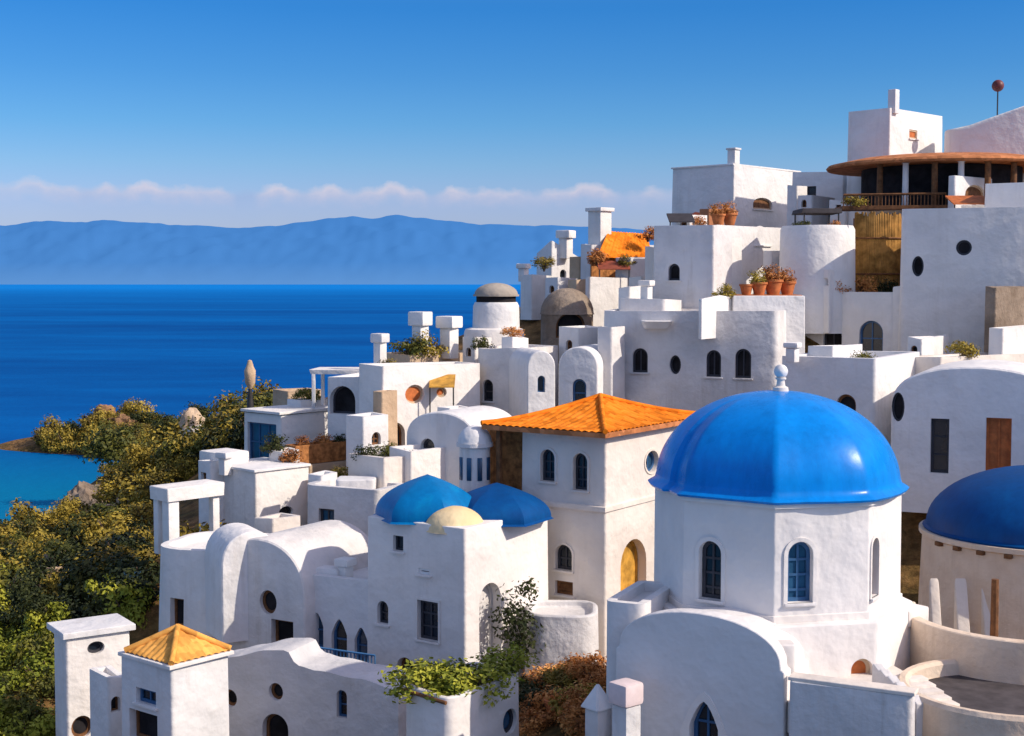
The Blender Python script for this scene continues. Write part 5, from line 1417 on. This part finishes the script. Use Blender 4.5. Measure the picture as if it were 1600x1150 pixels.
# blue water tank and rubble on the left slope
g_ = ground_at(207, 930) or P(207, 930, 56)
t_ = P(207, 918, g_.y); rr_ = m(15, g_.y)
wt = House('water_tank', 'small pale blue water tank half hidden left of the curved blue house', 'tank', Vector((t_.x, t_.y, t_.z - 1)))
wt.part('drum', lathe([(0, -1.0), (rr_, -1.0), (rr_, .45), (rr_ * .9, .58), (0, .62)], t_, 24), simple('pale_blue_paint', (.16, .38, .52), .5, .15))
wt.part('lid', lathe([(rr_ * .3, .60), (rr_ * .3, .70), (0, .71)], t_, 16), DARKMETAL)
for px, py, ln_, lab in ((55, 915, 3.2, 'broken pale rubble wall at the left edge of the slope'), (185, 800, 2.2, 'short pale rubble wall near the top of the left slope'), (90, 890, 2.0, 'tan rubble wall stub among the shrubs on the left slope')):
    g_ = ground_at(px, py)
    if g_ is None: continue
    wb_ = bmesh.new()
    for k in range(int(ln_ * 7)):
        x_ = g_.x + hrnd.uniform(-ln_ / 2, ln_ / 2); h_ = hrnd.uniform(0, .9) * (1 - abs(x_ - g_.x) / ln_)
        boxbm((x_, g_.y - 1.0 + hrnd.uniform(-.2, .2) + (x_ - g_.x) * .3, gz(x_, g_.y - 1.0) + h_ - .1), hrnd.uniform(.3, .6), hrnd.uniform(.3, .5), hrnd.uniform(.25, .5), hrnd.uniform(0, 3), .05, wb_)
    thing_mesh('rubble_wall', wb_, SAND, g_, lab, 'wall')
# small trees on the left slope
def tree(px, py, hpx, key, lab, lean=0.0):
    g = ground_at(px, py)
    if g is None: return
    D = g.y; H = m(hpx, D)
    r = empty('small_tree', g, lab, 'tree')
    tp = [Vector((0, 0, -.4)), Vector((lean * .3, .1, H * .25)), Vector((lean * .7, -.05, H * .5)), Vector((lean, 0, H * .72))]
    bm = tube(tp, [H * .045, H * .036, H * .028, H * .012], 8)
    for k in range(5):
        a = k * 1.3 + px; q = tp[2].lerp(tp[3], k / 5)
        tube([q, q + Vector((math.cos(a) * H * .12, math.sin(a) * H * .12, H * .1)), q + Vector((math.cos(a) * H * .24, math.sin(a) * H * .24, H * .2))], [H * .018, H * .012, H * .005], 5, bm)
    build('trunk', bm, BARK, r)
    c = leafcloud(int(px), H * .30, H * .28, H * .27, 22, 90, H * .028)
    bmesh.ops.translate(c, vec=g + Vector((lean, 0, H * .45)), verts=c.verts)
    build('crown', c, {'olive': LOLIVE, 'gold': LGOLD, 'dark': LDARK}[key], r, smooth=0)
tree(178, 770, 105, 'olive', 'tallest olive tree leaning on the slope right of the cove', -.6)
tree(212, 772, 80, 'gold', 'small golden round tree right of the tallest olive tree', .2)
tree(262, 728, 75, 'dark', 'dark round tree on the ridge above the small portico', .1)
tree(318, 690, 62, 'olive', 'olive tree on the ridge below the thin pillar', -.2)
tree(95, 850, 70, 'gold', 'golden tree standing alone below the cove', .3)
tree(40, 1010, 110, 'dark', 'dark tree at the left edge above the bright corner shrubs', .3)
# rock outcrop on the headland crest
def rock(px, py, Y, s, lab, mat=ROCKM, sz=1.0):
    p = P(px, py, Y); bm = bmesh.new(); bmesh.ops.create_icosphere(bm, subdivisions=4, radius=1)
    for v in bm.verts:
        d = v.co.normalized(); v.co *= 1 + .35 * noise.noise(d * 1.6 + Vector((px, py, 0))) + .16 * noise.noise(d * 4 + Vector((px, 1, py))) + .07 * noise.noise(d * 10)
    bmesh.ops.scale(bm, vec=(s, s * .8, s * sz), verts=bm.verts); bmesh.ops.translate(bm, vec=p, verts=bm.verts)
    thing_mesh('rock_outcrop', bm, mat, p, lab, 'rock', smooth=25)
rock(162, 650, 254, 1.9, 'orange rock peak on the headland crest', ROCKM, 1.15)
rock(190, 664, 250, 2.4, 'tan rock shoulder right of the orange headland peak', ROCKM, .7)
rock(300, 665, 120, 1.0, 'small pinkish rock stub on the ridge left of the pillar', SAND, 1.5)
rock(310, 682, 118, 1.3, 'pale boulder under the pinkish rock stub', CREAM, .8)
rock(137, 800, 150, 2.4, 'dark sea rock in the cove', STONE, 1.4)

# ------------------------------------------------------------------ light
SUN_AZ = 70.0      # degrees to the right of straight behind the camera
SUN_EL = 36.0
az = R(SUN_AZ); el = R(SUN_EL)
sdir = Vector((math.sin(az) * math.cos(el), -math.cos(az) * math.cos(el), math.sin(el)))   # towards the sun
ld = bpy.data.lights.new('sun', 'SUN'); ld.energy = 4.3; ld.angle = R(.53); ld.color = (1.0, .90, .76)
so = bpy.data.objects.new('sun', ld); COL.objects.link(so)
so.rotation_euler = sdir.to_track_quat('Z', 'Y').to_euler()
w = bpy.data.worlds.new('World'); SC.world = w; w.use_nodes = True
nt = w.node_tree; L = nt.links.new
bg = nt.nodes['Background']
sky = nt.nodes.new('ShaderNodeTexSky'); sky.sky_type = 'NISHITA'; sky.sun_disc = False
sky.sun_elevation = el; sky.sun_rotation = math.atan2(sdir.x, sdir.y); sky.air_density = 1.0; sky.dust_density = 0.6; sky.ozone_density = 2.5; sky.altitude = 0
tc_ = nt.nodes.new('ShaderNodeTexCoord')
sx = N(nt, 'ShaderNodeSeparateXYZ'); L(tc_.outputs['Generated'], sx.inputs[0])
# grade: lavender haze low, deep blue above; unseen overhead warmed and brightened as fill
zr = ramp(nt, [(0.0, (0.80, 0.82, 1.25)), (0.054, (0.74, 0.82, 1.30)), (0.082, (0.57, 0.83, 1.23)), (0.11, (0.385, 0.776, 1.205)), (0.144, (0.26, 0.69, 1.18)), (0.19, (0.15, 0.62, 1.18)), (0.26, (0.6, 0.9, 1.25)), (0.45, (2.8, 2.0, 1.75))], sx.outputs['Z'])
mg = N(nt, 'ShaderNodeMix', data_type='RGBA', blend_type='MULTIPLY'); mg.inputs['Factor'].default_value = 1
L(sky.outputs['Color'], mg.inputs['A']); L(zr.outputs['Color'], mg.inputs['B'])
# small cumulus row above the mountains
azn = N(nt, 'ShaderNodeMath', operation='ARCTAN2'); L(sx.outputs['X'], azn.inputs[0]); L(sx.outputs['Y'], azn.inputs[1])
m1_ = N(nt, 'ShaderNodeMath', operation='MULTIPLY'); L(azn.outputs[0], m1_.inputs[0]); m1_.inputs[1].default_value = 29
cb_ = N(nt, 'ShaderNodeCombineXYZ'); L(m1_.outputs[0], cb_.inputs['X'])
hump = N(nt, 'ShaderNodeTexNoise', Scale=1.0, Detail=1.6, Roughness=.45); L(cb_.outputs[0], hump.inputs['Vector'])
hr = N(nt, 'ShaderNodeMapRange'); hr.inputs['From Min'].default_value = .38; hr.inputs['From Max'].default_value = .68; hr.inputs['To Min'].default_value = .0600; hr.inputs['To Max'].default_value = .0685
L(hump.outputs['Fac'], hr.inputs['Value'])
m2_ = N(nt, 'ShaderNodeMath', operation='MULTIPLY'); L(sx.outputs['Z'], m2_.inputs[0]); m2_.inputs[1].default_value = 130
m3_ = N(nt, 'ShaderNodeMath', operation='MULTIPLY'); L(azn.outputs[0], m3_.inputs[0]); m3_.inputs[1].default_value = 95
cb2 = N(nt, 'ShaderNodeCombineXYZ'); L(m3_.outputs[0], cb2.inputs['X']); L(m2_.outputs[0], cb2.inputs['Y'])
fluff = N(nt, 'ShaderNodeTexNoise', Scale=1.0, Detail=6.0, Roughness=.6); L(cb2.outputs[0], fluff.inputs['Vector'])
fl2 = N(nt, 'ShaderNodeMath', operation='MULTIPLY_ADD'); L(fluff.outputs['Fac'], fl2.inputs[0]); fl2.inputs[1].default_value = .0095; L(hr.outputs['Result'], fl2.inputs[2])
dd = N(nt, 'ShaderNodeMath', operation='SUBTRACT'); L(fl2.outputs[0], dd.inputs[0]); L(sx.outputs['Z'], dd.inputs[1])   # > 0 inside the cloud bank
sc_ = N(nt, 'ShaderNodeMath', operation='MULTIPLY_ADD'); L(dd.outputs[0], sc_.inputs[0]); sc_.inputs[1].default_value = 20; sc_.inputs[2].default_value = .3
body = ramp(nt, [(0.32, (0, 0, 0)), (0.42, (.72, .72, .72)), (0.60, (.32, .32, .32)), (0.9, (.15, .15, .15))], sc_.outputs[0])
pf = N(nt, 'ShaderNodeMapRange'); pf.inputs['From Min'].default_value = .36; pf.inputs['From Max'].default_value = .56; L(hump.outputs['Fac'], pf.inputs['Value'])
t1 = ramp(nt, [(0.36, (7.2, 6.4, 6.9)), (0.50, (5.3, 5.1, 6.5)), (0.64, (3.35, 4.3, 6.6)), (0.9, (3.3, 4.3, 6.6))], sc_.outputs[0])
tint = N(nt, 'ShaderNodeMix', data_type='RGBA'); tint.inputs['A'].default_value = (3.2, 4.3, 6.7, 1); L(pf.outputs['Result'], tint.inputs['Factor']); L(t1.outputs['Color'], tint.inputs['B'])
edge = ramp(nt, [(0.12, (.25, .25, .25)), (0.21, (1, 1, 1)), (0.56, (1, 1, 1)), (0.66, (.3, .3, .3))], None)
azm = N(nt, 'ShaderNodeMapRange'); azm.inputs['From Min'].default_value = -.5; azm.inputs['From Max'].default_value = .5; L(azn.outputs[0], azm.inputs['Value']); L(azm.outputs['Result'], edge.inputs['Fac'])
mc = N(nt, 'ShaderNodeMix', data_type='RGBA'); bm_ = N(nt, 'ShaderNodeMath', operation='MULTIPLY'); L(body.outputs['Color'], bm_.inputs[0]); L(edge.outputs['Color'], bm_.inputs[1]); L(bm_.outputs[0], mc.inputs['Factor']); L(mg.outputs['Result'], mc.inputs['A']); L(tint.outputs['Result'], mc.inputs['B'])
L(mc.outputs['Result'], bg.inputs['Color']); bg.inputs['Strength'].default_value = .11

SC.view_settings.view_transform = 'Standard'; SC.view_settings.look = 'None'; SC.view_settings.exposure = 0
SC.render.engine = 'CYCLES'
SC.cycles.max_bounces = 6
